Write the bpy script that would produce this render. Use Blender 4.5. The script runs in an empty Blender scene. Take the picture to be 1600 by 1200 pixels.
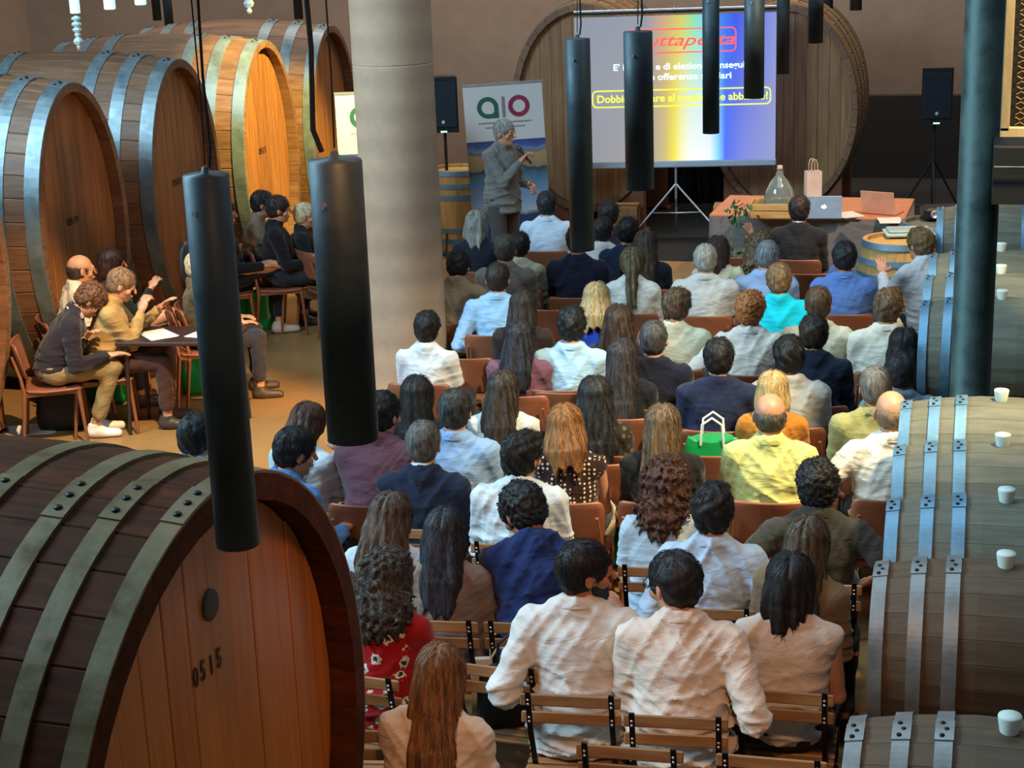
import bpy, bmesh, math, random
import numpy as np
from mathutils import Vector, Matrix, Euler
rnd = random.Random(7)
scene = bpy.context.scene
C = scene.collection
PI = math.pi
# ------------------------------------------------------------------ camera
FPX = 2600.0; TH = math.atan(760/FPX); ROLL = 0.037; PSI = math.atan(783*math.cos(TH)/FPX); CAMH = 3.85
fwd = np.array([-math.sin(PSI)*math.cos(TH), math.cos(PSI)*math.cos(TH), -math.sin(TH)])
_r0 = np.array([math.cos(PSI), math.sin(PSI), 0.0]); _u0 = np.cross(_r0, fwd)
cr, sr = math.cos(ROLL), math.sin(ROLL)
rgt = cr*_r0 - sr*_u0; upv = sr*_r0 + cr*_u0
cam_d = bpy.data.cameras.new('camera'); cam = bpy.data.objects.new('camera', cam_d); C.objects.link(cam)
cam_d.sensor_width = 36.0; cam_d.lens = FPX/1600*36; cam_d.clip_end = 200
M = Matrix.Identity(4)
for i in range(3):
    M[i][0] = rgt[i]; M[i][1] = upv[i]; M[i][2] = -fwd[i]
M[2][3] = CAMH
cam.matrix_world = M
scene.camera = cam
# ------------------------------------------------------------------ world, lights, exposure
scene.view_settings.view_transform = 'Standard'; scene.view_settings.look = 'None'
scene.view_settings.gamma = 1; scene.view_settings.use_curve_mapping = False
scene.view_settings.exposure = 0.10
w = bpy.data.worlds.new('world'); scene.world = w; w.use_nodes = True
w.node_tree.nodes['Background'].inputs[0].default_value = (0.80, 0.86, 1.0, 1)
w.node_tree.nodes['Background'].inputs[1].default_value = 0.10
def area(name, loc, target, size, power, col, sy=None, spread=None):
    d = bpy.data.lights.new(name, 'AREA'); d.energy = power; d.color = col; d.size = size
    if sy: d.shape = 'RECTANGLE'; d.size_y = sy
    if spread: d.spread = math.radians(spread)
    o = bpy.data.objects.new(name, d); C.objects.link(o); o.location = loc
    o.rotation_euler = (Vector(target)-Vector(loc)).to_track_quat('-Z', 'Y').to_euler(); return o
def spot(name, loc, target, power, col, ang, blend=0.4, r=0.08):
    d = bpy.data.lights.new(name, 'SPOT'); d.energy = power; d.color = col; d.spot_size = math.radians(ang); d.spot_blend = blend
    d.shadow_soft_size = r
    o = bpy.data.objects.new(name, d); C.objects.link(o); o.location = loc
    o.rotation_euler = (Vector(target)-Vector(loc)).to_track_quat('-Z', 'Y').to_euler(); return o
COOL = (0.50, 0.80, 1.0); WARM = (1.0, 0.66, 0.33)
area('daylight_window_left', (-9.5, 5.0, 7.5), (-2.5, 9.5, 0.5), 6.0, 1500, COOL, 3.0)
area('daylight_skylight', (-1.0, 9.5, 8.5), (-1.5, 9.5, 0.0), 4.0, 330, (0.62, 0.84, 1.0), 7.0)
area('wall_top_fill', (-4.5, 19.5, 8.8), (-5.0, 23.2, 5.6), 14.0, 1350, (1.0, 0.86, 0.72), 1.0)  # added fill that lifts the top of the back wall, no known lamp
spot('ceiling_spot_right_seats', (1.8, 7.0, 6.6), (-0.9, 9.4, 0.9), 3900, (1.0, 0.80, 0.46), 46, 0.8, 0.25)
spot('ceiling_spot_front_table', (1.0, 12.5, 6.0), (-1.3, 15.2, 0.8), 1700, (1.0, 0.70, 0.42), 44, 0.7, 0.2)
spot('ceiling_spot_back_row', (-0.5, 2.4, 5.0), (-1.5, 6.0, 0.8), 430, (1.0, 0.46, 0.19), 42, 0.8, 0.25)
spot('ceiling_spot_left_floor', (-3.4, 7.6, 6.8), (-6.2, 9.9, 0.0), 3600, (1.0, 0.70, 0.36), 38, 0.3, 0.06)
spot('spot_on_third_cask', (-4.6, 14.2, 4.2), (-7.1, 16.0, 1.5), 2700, (1.0, 0.80, 0.22), 40, 0.5, 0.05)
spot('spot_on_first_casks', (-4.6, 11.6, 0.3), (-7.1, 12.6, 0.7), 70, (1.0, 0.50, 0.16), 95, 0.8, 0.15)
spot('near_cask_bounce', (0.3, 4.4, 0.4), (-2.1, 4.3, 0.9), 80, (1.0, 0.62, 0.24), 70, 0.8, 0.3)  # stands in for warm light bounced onto the lower cask face
# ------------------------------------------------------------------ geometry helpers
def proj(p):
    d = np.asarray(p, float)-np.array([0, 0, CAMH]); z = d@fwd
    return 800+FPX*(d@rgt)/z, 600-FPX*(d@upv)/z, z
def ray(x, y): return fwd + rgt*(x-800)/FPX - upv*(y-600)/FPX
def onz(x, y, h):                                   # where the sight line of a photo point meets height h
    d = ray(x, y); return np.array([0, 0, CAMH]) + d*(h-CAMH)/d[2]
def atd(x, y, z): return np.array([0, 0, CAMH]) + ray(x, y)*z
def aty(x, y, Y):
    d = ray(x, y); return np.array([0, 0, CAMH]) + d*Y/d[1]
def lin(c):
    return tuple(((v/255)/12.92 if v/255 <= 0.04045 else ((v/255+0.055)/1.055)**2.4) for v in c)
# ------------------------------------------------------------------ materials
_mc = {}
def nt(m): return m.node_tree.nodes, m.node_tree.links
def base_mat(name):
    m = bpy.data.materials.new(name); m.use_nodes = True
    return m, m.node_tree.nodes, m.node_tree.links, m.node_tree.nodes['Principled BSDF']
def coords(N, L, scale=(1, 1, 1), kind='Object'):
    tc = N.new('ShaderNodeTexCoord'); mp = N.new('ShaderNodeMapping'); mp.inputs['Scale'].default_value = scale
    L.new(tc.outputs[kind], mp.inputs['Vector']); return mp.outputs[0]
def mix(N, L, fac, a, b, blend='MIX'):
    x = N.new('ShaderNodeMix'); x.data_type = 'RGBA'; x.blend_type = blend
    for i, v in ((0, fac), (6, a), (7, b)):
        if hasattr(v, 'links') or hasattr(v, 'is_output'): L.new(v, x.inputs[i])
        else: x.inputs[i].default_value = (tuple(v)+(1,) if i and len(v) == 3 else v)
    return x.outputs[2]
def noise(N, L, vec, scale, detail=3, rough=0.55):
    n = N.new('ShaderNodeTexNoise'); n.inputs['Scale'].default_value = scale; n.inputs['Detail'].default_value = detail
    n.inputs['Roughness'].default_value = rough; L.new(vec, n.inputs['Vector']); return n.outputs[0]
def ramp(N, L, v, p0, p1):
    r = N.new('ShaderNodeMapRange'); r.inputs[1].default_value = p0; r.inputs[2].default_value = p1; L.new(v, r.inputs[0]); return r.outputs[0]
def bump(N, L, h, b, strength, dist):
    x = N.new('ShaderNodeBump'); x.inputs['Strength'].default_value = strength; x.inputs['Distance'].default_value = dist
    L.new(h, x.inputs['Height']); L.new(x.outputs[0], b.inputs['Normal'])
def plain(name, c, rough=0.6, metal=0.0, spec=None):
    k = ('plain', name, c, rough, metal)
    if k in _mc: return _mc[k]
    m, N, L, b = base_mat(name); cl = lin(c)
    n = noise(N, L, coords(N, L), 9)
    L.new(mix(N, L, ramp(N, L, n, 0.3, 0.75), [v*0.86 for v in cl], [min(1, v*1.1) for v in cl]), b.inputs['Base Color'])
    b.inputs['Roughness'].default_value = rough; b.inputs['Metallic'].default_value = metal
    _mc[k] = m; return m
def emis(name, c, s):
    m, N, L, b = base_mat(name); b.inputs['Emission Color'].default_value = lin(c)+(1,); b.inputs['Emission Strength'].default_value = s
    b.inputs['Base Color'].default_value = lin(c)+(1,); return m
def wood(name, c1, c2, grain=(1, 1, 14), rough=0.55, per=0.25, kind='Object', spec=0.5):
    """grain runs along the axis with the small scale; each piece gets its own tone"""
    k = ('wood', name)
    if k in _mc: return _mc[k]
    m, N, L, b = base_mat(name)
    v = coords(N, L, grain, kind)
    oi = N.new('ShaderNodeObjectInfo')
    ad = N.new('ShaderNodeVectorMath'); ad.operation = 'ADD'
    sc = N.new('ShaderNodeVectorMath'); sc.operation = 'SCALE'; sc.inputs['Scale'].default_value = 37
    L.new(oi.outputs['Random'], sc.inputs[0]); L.new(v, ad.inputs[0]); L.new(sc.outputs[0], ad.inputs[1])
    n = noise(N, L, ad.outputs[0], 3.0, 6, 0.6)
    n2 = noise(N, L, ad.outputs[0], 14.0, 3, 0.6)
    col = mix(N, L, ramp(N, L, n, 0.32, 0.7), lin(c1), lin(c2))
    col = mix(N, L, 0.28, col, n2, 'MULTIPLY')
    mr = N.new('ShaderNodeMapRange'); mr.inputs[3].default_value = 1-per; mr.inputs[4].default_value = 1+per*0.6
    L.new(oi.outputs['Random'], mr.inputs[0])
    hv = N.new('ShaderNodeHueSaturation'); L.new(col, hv.inputs['Color']); L.new(mr.outputs[0], hv.inputs['Value'])
    L.new(hv.outputs[0], b.inputs['Base Color']); b.inputs['Roughness'].default_value = rough; b.inputs['Specular IOR Level'].default_value = spec
    bump(N, L, n2, b, 0.25, 0.003)
    _mc[k] = m; return m
def metal_band(name, c1, c2, rough=0.5, metal=0.6):
    k = ('mb', name)
    if k in _mc: return _mc[k]
    m, N, L, b = base_mat(name); v = coords(N, L, (1, 1, 1))
    n = noise(N, L, v, 6, 5, 0.65); n2 = noise(N, L, v, 45, 3)
    col = mix(N, L, ramp(N, L, n, 0.3, 0.7), lin(c1), lin(c2)); col = mix(N, L, 0.25, col, n2, 'MULTIPLY')
    L.new(col, b.inputs['Base Color']); b.inputs['Metallic'].default_value = metal
    L.new(ramp(N, L, n, -0.6+rough, 1.2), b.inputs['Roughness']); b.inputs['Roughness'].default_value = rough
    bump(N, L, n2, b, 0.12, 0.002); _mc[k] = m; return m
def concrete(name, c1, c2, scale=0.6, rough=0.8, lines=None, spec=0.3):
    m, N, L, b = base_mat(name); v = coords(N, L)
    n = noise(N, L, v, scale, 6, 0.6); n2 = noise(N, L, v, scale*14, 5, 0.7)
    col = mix(N, L, ramp(N, L, n, 0.3, 0.72), lin(c1), lin(c2)); col = mix(N, L, 0.3, col, n2, 'MULTIPLY')
    if lines:
        wv = N.new('ShaderNodeTexWave'); wv.bands_direction = 'Z'; wv.inputs['Scale'].default_value = lines; wv.inputs['Distortion'].default_value = 1.2
        wv.inputs['Detail'].default_value = 4; L.new(v, wv.inputs['Vector']); col = mix(N, L, 0.12, col, wv.outputs[0], 'MULTIPLY')
    L.new(col, b.inputs['Base Color']); b.inputs['Roughness'].default_value = rough; b.inputs['Specular IOR Level'].default_value = spec
    bump(N, L, n2, b, 0.25, 0.01); return m
def cloth(c, pattern=None, rough=0.85):
    k = ('cloth', c, pattern)
    if k in _mc: return _mc[k]
    m, N, L, b = base_mat('woven_cloth'); v = coords(N, L); cl = lin(c)
    n = noise(N, L, coords(N, L, (1, 1, 2.2)), 7, 4, 0.6); n2 = noise(N, L, v, 260, 2)
    col = mix(N, L, ramp(N, L, n, 0.3, 0.7), [x*0.88 for x in cl], [min(1, x*1.06) for x in cl])
    if pattern:
        vo = N.new('ShaderNodeTexVoronoi'); L.new(v, vo.inputs['Vector'])
        if pattern == 'dots':
            vo.inputs['Scale'].default_value = 40; vo.inputs['Randomness'].default_value = 0.25
            lt = N.new('ShaderNodeMath'); lt.operation = 'LESS_THAN'; lt.inputs[1].default_value = 0.30; L.new(vo.outputs['Distance'], lt.inputs[0])
            col = mix(N, L, lt.outputs[0], col, lin((225, 205, 190)))
        if pattern == 'flowers':
            vo.inputs['Scale'].default_value = 13
            nn = noise(N, L, v, 60, 2); ad = N.new('ShaderNodeMath'); ad.operation = 'MULTIPLY_ADD'; ad.inputs[1].default_value = 0.55
            L.new(nn, ad.inputs[0]); L.new(vo.outputs['Distance'], ad.inputs[2])
            lt = N.new('ShaderNodeMath'); lt.operation = 'LESS_THAN'; lt.inputs[1].default_value = 0.60; L.new(ad.outputs[0], lt.inputs[0])
            col = mix(N, L, lt.outputs[0], col, lin((205, 205, 190)))
            lt2 = N.new('ShaderNodeMath'); lt2.operation = 'LESS_THAN'; lt2.inputs[1].default_value = 0.44; L.new(ad.outputs[0], lt2.inputs[0])
            col = mix(N, L, lt2.outputs[0], col, lin((40, 45, 40)))
        if pattern == 'print':
            vo.inputs['Scale'].default_value = 26
            lt = N.new('ShaderNodeMath'); lt.operation = 'LESS_THAN'; lt.inputs[1].default_value = 0.36; L.new(vo.outputs['Distance'], lt.inputs[0])
            col = mix(N, L, lt.outputs[0], col, lin((96, 84, 58)))
    L.new(col, b.inputs['Base Color']); b.inputs['Roughness'].default_value = rough; b.inputs['Specular IOR Level'].default_value = 0.2
    b.inputs['Sheen Weight'].default_value = 0.15
    nw = N.new('ShaderNodeTexNoise'); nw.inputs['Scale'].default_value = 4.2; nw.inputs['Detail'].default_value = 3; nw.inputs['Distortion'].default_value = 2.2; L.new(coords(N, L, (1, 1, 2.6)), nw.inputs['Vector'])
    h = mix(N, L, 0.12, nw.outputs[0], n2); bump(N, L, h, b, 0.38, 0.035); _mc[k] = m; return m
def hairmat(c, c2=None, rough=0.55):
    k = ('hair', c, c2)
    if k in _mc: return _mc[k]
    m, N, L, b = base_mat('hair_strands'); cl = lin(c); c2l = lin(c2) if c2 else tuple(min(1, x*2.1+0.012) for x in cl)
    n = noise(N, L, coords(N, L, (1, 1, 0.10)), 75, 4, 0.7)
    L.new(mix(N, L, ramp(N, L, n, 0.36, 0.78), cl, c2l), b.inputs['Base Color'])
    b.inputs['Roughness'].default_value = rough; b.inputs['Specular IOR Level'].default_value = 0.38
    bump(N, L, n, b, 0.8, 0.005); _mc[k] = m; return m
def skinmat(c):
    k = ('skin', c)
    if k in _mc: return _mc[k]
    m, N, L, b = base_mat('skin'); cl = lin(c); n = noise(N, L, coords(N, L), 22, 4)
    L.new(mix(N, L, ramp(N, L, n, 0.3, 0.7), [x*0.88 for x in cl], [min(1, x*1.08) for x in cl]), b.inputs['Base Color'])
    b.inputs['Roughness'].default_value = 0.5; b.inputs['Subsurface Weight'].default_value = 0.06
    b.inputs['Subsurface Radius'].default_value = (0.02, 0.008, 0.004); _mc[k] = m; return m
# ------------------------------------------------------------------ object helpers
def link(name, data, parent=None, mat=None):
    o = bpy.data.objects.new(name, data); C.objects.link(o)
    if parent is not None: o.parent = parent
    if mat is not None and data is not None:
        if len(data.materials) == 0: data.materials.append(mat)
        elif data.materials[0] is not mat:
            o.material_slots[0].link = 'OBJECT'; o.material_slots[0].material = mat
    return o
def tag(o, label, cat, group=None, kind=None):
    if label: o['label'] = label
    if cat: o['category'] = cat
    if group: o['group'] = group
    if kind: o['kind'] = kind
    return o
def thing(name, label, cat, loc=(0, 0, 0), rz=0, group=None):
    o = bpy.data.objects.new(name, None); C.objects.link(o); o.location = loc; o.rotation_euler = (0, 0, rz); o.empty_display_size = 0.1
    return tag(o, label, cat, group)
def mesh_arr(name, V, Fq, smooth=True, tris=None):
    me = bpy.data.meshes.new(name); V = np.asarray(V, np.float32); Fq = np.asarray(Fq, np.int32)
    me.vertices.add(len(V)); me.vertices.foreach_set('co', V.ravel())
    n = Fq.size; k = Fq.shape[1]
    me.loops.add(n); me.loops.foreach_set('vertex_index', Fq.ravel())
    me.polygons.add(len(Fq)); me.polygons.foreach_set('loop_start', np.arange(0, n, k, dtype=np.int32))
    me.polygons.foreach_set('use_smooth', np.full(len(Fq), smooth)); me.update(calc_edges=True); me.validate(); return me
class MB:
    """collects shapes, then becomes one mesh"""
    def __init__(s): s.v = []; s.f = []; s.sm = []
    def add(s, V, F, smooth=False):
        b = len(s.v); s.v += [tuple(v) for v in V]; s.f += [tuple(i+b for i in f) for f in F]; s.sm += [smooth]*len(F); return s
    def box(s, c, d, R=None, bev=0.0):
        x, y, z = (k/2 for k in d)
        if bev <= 0:
            V = [Vector((sx*x, sy*y, sz*z)) for sz in (-1, 1) for sy in (-1, 1) for sx in (-1, 1)]
            F = [(0, 2, 3, 1), (4, 5, 7, 6), (0, 1, 5, 4), (2, 6, 7, 3), (0, 4, 6, 2), (1, 3, 7, 5)]
        else:
            V = []; b_ = bev
            for z_, k in ((-z, b_), (-z+b_, 0), (z-b_, 0), (z, b_)):
                xx, yy = x-k, y-k
                for (a, c_) in ((-xx+b_, -yy), (xx-b_, -yy), (xx, -yy+b_), (xx, yy-b_), (xx-b_, yy), (-xx+b_, yy), (-xx, yy-b_), (-xx, -yy+b_)): V.append(Vector((a, c_, z_)))
            F = [tuple(range(7, -1, -1)), tuple(range(24, 32))]
            for l in range(3):
                for i in range(8): F.append((l*8+i, l*8+(i+1) % 8, l*8+8+(i+1) % 8, l*8+8+i))
        c = Vector(c)
        V = [(R @ v if R is not None else v)+c for v in V]; return s.add(V, F)
    def tube(s, pts, r, n=10, cap=True, smooth=True):
        pts = [Vector(p) for p in pts]; rs = r if isinstance(r, (list, tuple)) else [r]*len(pts)
        V = []; F = []; up = None
        for i, p in enumerate(pts):
            t = (pts[min(i+1, len(pts)-1)]-pts[max(i-1, 0)]).normalized()
            if up is None:
                up = Vector((0, 0, 1)) if abs(t.z) < 0.9 else Vector((1, 0, 0))
            a = t.cross(up).normalized(); b = a.cross(t).normalized(); up = b
            for k in range(n): V.append(p+(a*math.cos(2*PI*k/n)+b*math.sin(2*PI*k/n))*rs[i])
        for i in range(len(pts)-1):
            for k in range(n): F.append((i*n+k, i*n+(k+1) % n, (i+1)*n+(k+1) % n, (i+1)*n+k))
        s.add(V, F, smooth)
        if cap:
            m = len(V); s.add([V[k] for k in range(n)], [tuple(range(n-1, -1, -1))]); s.add([V[m-n+k] for k in range(n)], [tuple(range(n))])
        return s
    def lathe(s, prof, n=20, c=(0, 0, 0), smooth=True):
        V = []; F = []
        for (r, z) in prof:
            for k in range(n): V.append((c[0]+r*math.cos(2*PI*k/n), c[1]+r*math.sin(2*PI*k/n), c[2]+z))
        for i in range(len(prof)-1):
            for k in range(n): F.append((i*n+k, i*n+(k+1) % n, (i+1)*n+(k+1) % n, (i+1)*n+k))
        s.add(V, F, smooth); m = len(V)
        if prof[0][0] > 1e-4: s.add(V[:n], [tuple(range(n-1, -1, -1))])
        if prof[-1][0] > 1e-4: s.add(V[m-n:], [tuple(range(n))])
        return s
    def xf(s, M): s.v = [tuple(M @ Vector(v)) for v in s.v]; return s
    def mesh(s, name):
        me = bpy.data.meshes.new(name); me.from_pydata(s.v, [], s.f); me.polygons.foreach_set('use_smooth', s.sm); me.update()
        bm = bmesh.new(); bm.from_mesh(me); bmesh.ops.recalc_face_normals(bm, faces=bm.faces); bm.to_mesh(me); bm.free(); return me
    def obj(s, name, mat, parent=None): return link(name, s.mesh(name), parent, mat)
def copy_tree(o, parent=None):
    c = o.copy(); C.objects.link(c)
    if parent is not None: c.parent = parent
    for ch in o.children: copy_tree(ch, c)
    return c
_tc = {}
def text_mesh(s, size, depth=0.002, shear=0.0, bold=0.0):
    cu = bpy.data.curves.new('t', 'FONT'); cu.body = s; cu.size = size; cu.align_x = 'CENTER'; cu.align_y = 'CENTER'; cu.extrude = depth; cu.shear = shear; cu.offset = bold
    cu.resolution_u = 3
    o = bpy.data.objects.new('t', cu); C.objects.link(o); bpy.context.view_layer.update()
    me = bpy.data.meshes.new_from_object(o.evaluated_get(bpy.context.evaluated_depsgraph_get()))
    bpy.data.objects.remove(o); bpy.data.curves.remove(cu); me.name = 'lettering'; return me
# ------------------------------------------------------------------ smooth solid modelling (distance fields on a grid)
class Field:
    def __init__(s, xs, ys, zs):
        s.x = np.asarray(xs, np.float32); s.y = np.asarray(ys, np.float32); s.z = np.asarray(zs, np.float32)
        s.d = np.full((len(xs), len(ys), len(zs)), 0.3, np.float32)
    def sub(s, lo, hi):
        sl = []
        for ax, a, b in zip((s.x, s.y, s.z), lo, hi):
            i0 = max(0, int(np.searchsorted(ax, a))-1); i1 = min(len(ax), int(np.searchsorted(ax, b))+1)
            if i1 <= i0: return None
            sl.append(slice(i0, i1))
        return tuple(sl)
    def grid(s, sl): return s.x[sl[0]][:, None, None], s.y[sl[1]][None, :, None], s.z[sl[2]][None, None, :]
    def put(s, sl, dn, k, mode='u'):
        a = s.d[sl]
        if mode == 'u':
            if k > 0:
                h = np.maximum(k-np.abs(a-dn), 0)/k; s.d[sl] = np.minimum(a, dn)-h*h*k*0.25
            else: s.d[sl] = np.minimum(a, dn)
        else:
            dn = -dn; h = np.maximum(k-np.abs(a-dn), 0)/max(k, 1e-6); s.d[sl] = np.maximum(a, dn)+h*h*k*0.25
    def cone(s, a, b, ra, rb, k=0.02, cut=None, mode='u'):
        a = np.asarray(a, float); b = np.asarray(b, float); m = max(ra, rb)+k+0.03
        sl = s.sub(np.minimum(a, b)-m, np.maximum(a, b)+m)
        if sl is None: return s
        X, Y, Z = s.grid(sl); ba = b-a; L2 = float(ba@ba)+1e-9
        px, py, pz = X-a[0], Y-a[1], Z-a[2]
        t = np.clip((px*ba[0]+py*ba[1]+pz*ba[2])/L2, 0, 1)
        dn = np.sqrt((px-t*ba[0])**2+(py-t*ba[1])**2+(pz-t*ba[2])**2)-(ra+t*(rb-ra))
        if cut is not None:
            n_ = ba/math.sqrt(L2); dn = np.maximum(dn, (X-b[0])*n_[0]+(Y-b[1])*n_[1]+(Z-b[2])*n_[2]-cut)
        s.put(sl, dn.astype(np.float32), k, mode); return s
    def ell(s, c, r, R=None, k=0.02, mode='u'):
        c = np.asarray(c, float); r = np.asarray(r, float); m = r.max()+k+0.03
        sl = s.sub(c-m, c+m)
        if sl is None: return s
        X, Y, Z = s.grid(sl); px, py, pz = X-c[0], Y-c[1], Z-c[2]
        if R is not None:
            px, py, pz = (px*R[0, i]+py*R[1, i]+pz*R[2, i] for i in range(3))
        k0 = np.sqrt((px/r[0])**2+(py/r[1])**2+(pz/r[2])**2); k1 = np.sqrt((px/r[0]**2)**2+(py/r[1]**2)**2+(pz/r[2]**2)**2)+1e-6
        s.put(sl, (k0*(k0-1)/k1).astype(np.float32), k, mode); return s
    def surf(s):
        d = s.d; S = d < 0
        cs = [(i, j, k) for i in (0, 1) for j in (0, 1) for k in (0, 1)]
        nx, ny, nz = d.shape
        cnt = sum(S[i:nx-1+i, j:ny-1+j, k:nz-1+k].astype(np.int8) for i, j, k in cs)
        act = (cnt > 0) & (cnt < 8); I = np.argwhere(act)
        if len(I) == 0: return np.zeros((0, 3), np.float32), np.zeros((0, 4), np.int32)
        vid = np.full(act.shape, -1, np.int32); vid[act] = np.arange(len(I))
        val = {c: d[I[:, 0]+c[0], I[:, 1]+c[1], I[:, 2]+c[2]] for c in cs}
        acc = np.zeros((len(I), 3), np.float32); num = np.zeros(len(I), np.float32)
        for c in cs:
            for ax in range(3):
                if c[ax]: continue
                e = list(c); e[ax] = 1; va, vb = val[c], val[tuple(e)]; m = (va < 0) != (vb < 0)
                t = np.where(m, va/np.where(m, va-vb, 1), 0)
                for q in range(3):
                    acc[:, q] += np.where(m, (t if q == ax else c[q]), 0)
                num += m
        fr = acc/num[:, None]; P = np.empty_like(fr)
        for q, ax in enumerate((s.x, s.y, s.z)):
            P[:, q] = ax[I[:, q]]+fr[:, q]*(ax[I[:, q]+1]-ax[I[:, q]])
        Q = []
        for ax in range(3):
            a = [slice(1, -1)]*3; a[ax] = slice(0, -1)
            b = [slice(1, -1)]*3; b[ax] = slice(1, None)
            A = S[tuple(a)]; B = S[tuple(b)]
            for flip, m in ((0, A & ~B), (1, ~A & B)):
                J = np.argwhere(m)
                if len(J) == 0: continue
                o = [1, 1, 1]; o[ax] = 0; J = J+np.array(o)
                u, v = [(1, 2), (2, 0), (0, 1)][ax]
                def g(du, dv):
                    K = J.copy(); K[:, u] -= du; K[:, v] -= dv; return vid[K[:, 0], K[:, 1], K[:, 2]]
                q = np.stack([g(0, 0), g(1, 0), g(1, 1), g(0, 1)], 1)
                Q.append(q[:, ::-1] if flip else q)
        Q = np.concatenate(Q); return P, Q[(Q >= 0).all(1)]
def axis(lo, hi, step, flo=None, fhi=None, fstep=None):
    if flo is None: return np.arange(lo, hi+step, step)
    a = np.arange(flo, max(lo, flo-40)-step, -step) if False else []
    mid = np.arange(flo, fhi+fstep*0.5, fstep)
    left = flo-step*np.arange(1, int(max(0, (flo-lo))/step)+2)[::-1]; right = mid[-1]+step*np.arange(1, int(max(0, hi-fhi)/step)+2)
    return np.concatenate([left, mid, right])
# ------------------------------------------------------------------ people
def rotx(a): c, s = math.cos(a), math.sin(a); return np.array([[1, 0, 0], [0, c, -s], [0, s, c]])
def roty(a): c, s = math.cos(a), math.sin(a); return np.array([[c, 0, s], [0, 1, 0], [-s, 0, c]])
def rotz(a): c, s = math.cos(a), math.sin(a); return np.array([[c, -s, 0], [s, c, 0], [0, 0, 1]])
D2 = math.radians
def hand_mesh(kind):
    """right hand, wrist at origin, fingers along +Y, palm facing -Z, thumb on -X side; left hand is mirrored"""
    h = Field(np.arange(-.075, .075, .0042), np.arange(-.03, .2, .0048), np.arange(-.075, .05, .0042))
    h.cone((0, -.02, 0), (0, .02, 0), .027, .026, .01)
    h.ell((0, .05, 0), (.042, .05, .016), k=.012)
    curl = {'relaxed': .45, 'open': .12, 'grip': 1.15}[kind]
    for x, L, sp in ((-.031, .072, -.06), (-.010, .082, -.01), (.012, .076, .04), (.032, .06, .12)):
        if kind == 'open': sp *= 2.2
        p = np.array([x, .088, 0.]); a = curl*.5; r = .0098
        for i, f in enumerate((.45, .32, .25)):
            q = p+np.array([math.sin(sp)*math.cos(a), math.cos(a)*math.cos(sp), -math.sin(a)])*L*f*1.05
            h.cone(p, q, r, r*.92, .004); p = q; a += curl*.6; r *= .92
    p = np.array([-.030, .025, -.004]); d = np.array([-.75, .62, -.25-.3*curl]); d /= np.linalg.norm(d)
    q = p+d*.045; h.cone(p, q, .015, .012, .008); d2 = d+np.array([.45, .35, -.25*curl]); d2 /= np.linalg.norm(d2); h.cone(q, q+d2*.032, .0115, .009, .004)
    return h.surf()
HANDS = {k: hand_mesh(k) for k in ('relaxed', 'open', 'grip')}
def ik(a, b, l1, l2, hint):
    a = np.asarray(a, float); b = np.asarray(b, float); v = b-a; L = np.linalg.norm(v)
    if L > (l1+l2)*.985: b = a+v*(l1+l2)*.985/L; v = b-a; L = np.linalg.norm(v)
    n = v/L; x = (l1*l1-l2*l2+L*L)/(2*L); h = math.sqrt(max(l1*l1-x*x, 1e-5))
    hv = np.asarray(hint, float); hv = hv-n*(hv@n); hv /= np.linalg.norm(hv)+1e-9
    return a+n*x+hv*h, b
ARMS = dict(lap=(.12, .30, .655, 'relaxed'), fold=(-.03, .24, .76, 'relaxed'), phone=(.06, .30, .90, 'grip'), raised=(.30, .10, 1.20, 'open'),
            chin=(.05, .15, 1.03, 'relaxed'), wide=(.29, .16, .66, 'relaxed'), knee=(.13, .40, .63, 'relaxed'), side=(.25, .12, .60, 'relaxed'), front=(.16, .42, .86, 'relaxed'),
            mic=(.0, .25, 1.27, 'grip'), hang=(.14, .24, 1.02, 'grip'), up=(.13, .34, .82, 'relaxed'))
def pose(p):
    sx = .92 if p['sex'] == 'f' else 1.0
    st = p.get('stand', False); pz = .93 if st else .53
    R = rotz(D2(p.get('twist', 0))) @ roty(D2(p.get('side', 0))) @ rotx(-D2(p.get('lean', -3)))
    pel = np.array([0, 0, pz]); T = .47
    def tp(x, y, z): return pel+R @ np.array([x*sx, y, z])
    nb = tp(0, 0, T)
    Rh = rotz(D2(p.get('twist', 0)+p.get('hyaw', 0))) @ roty(D2(p.get('hroll', 0))) @ rotx(-D2(p.get('hpitch', 6)))
    hc = nb+R @ np.array([0, .012, .036])+Rh @ np.array([0, .024, .088])
    return sx, pel, R, tp, nb, Rh, hc
def legs(p):
    st = p.get('stand', False); m = p.get('legs', 'a'); hips = [(-.088, 0), (.088, 0)]
    if st: return [((-.09, 0, .90), (-.11, .02, .50), (-.12, -.01, .09)), ((.09, 0, .90), (.12, .06, .50), (.13, .04, .09))]
    if m == 'a': return [((-.09, .02, .535), (-.14, .43, .53), (-.13, .42, .09)), ((.09, .02, .535), (.14, .43, .53), (.13, .42, .09))]
    if m == 'b': return [((-.085, .02, .53), (-.08, .42, .53), (-.09, .28, .09)), ((.085, .02, .53), (.08, .42, .53), (.06, .26, .09))]
    if m == 'x': return [((-.09, .02, .53), (-.06, .43, .55), (-.02, .40, .09)), ((.09, .02, .55), (.05, .44, .66), (-.18, .62, .36))]   # right leg over left
def foot_dir(p, i):
    if p.get('legs') == 'x' and i == 1: return np.array([-.45, .75, -.3])
    return np.array([.12 if i else -.12, 1, 0])
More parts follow.
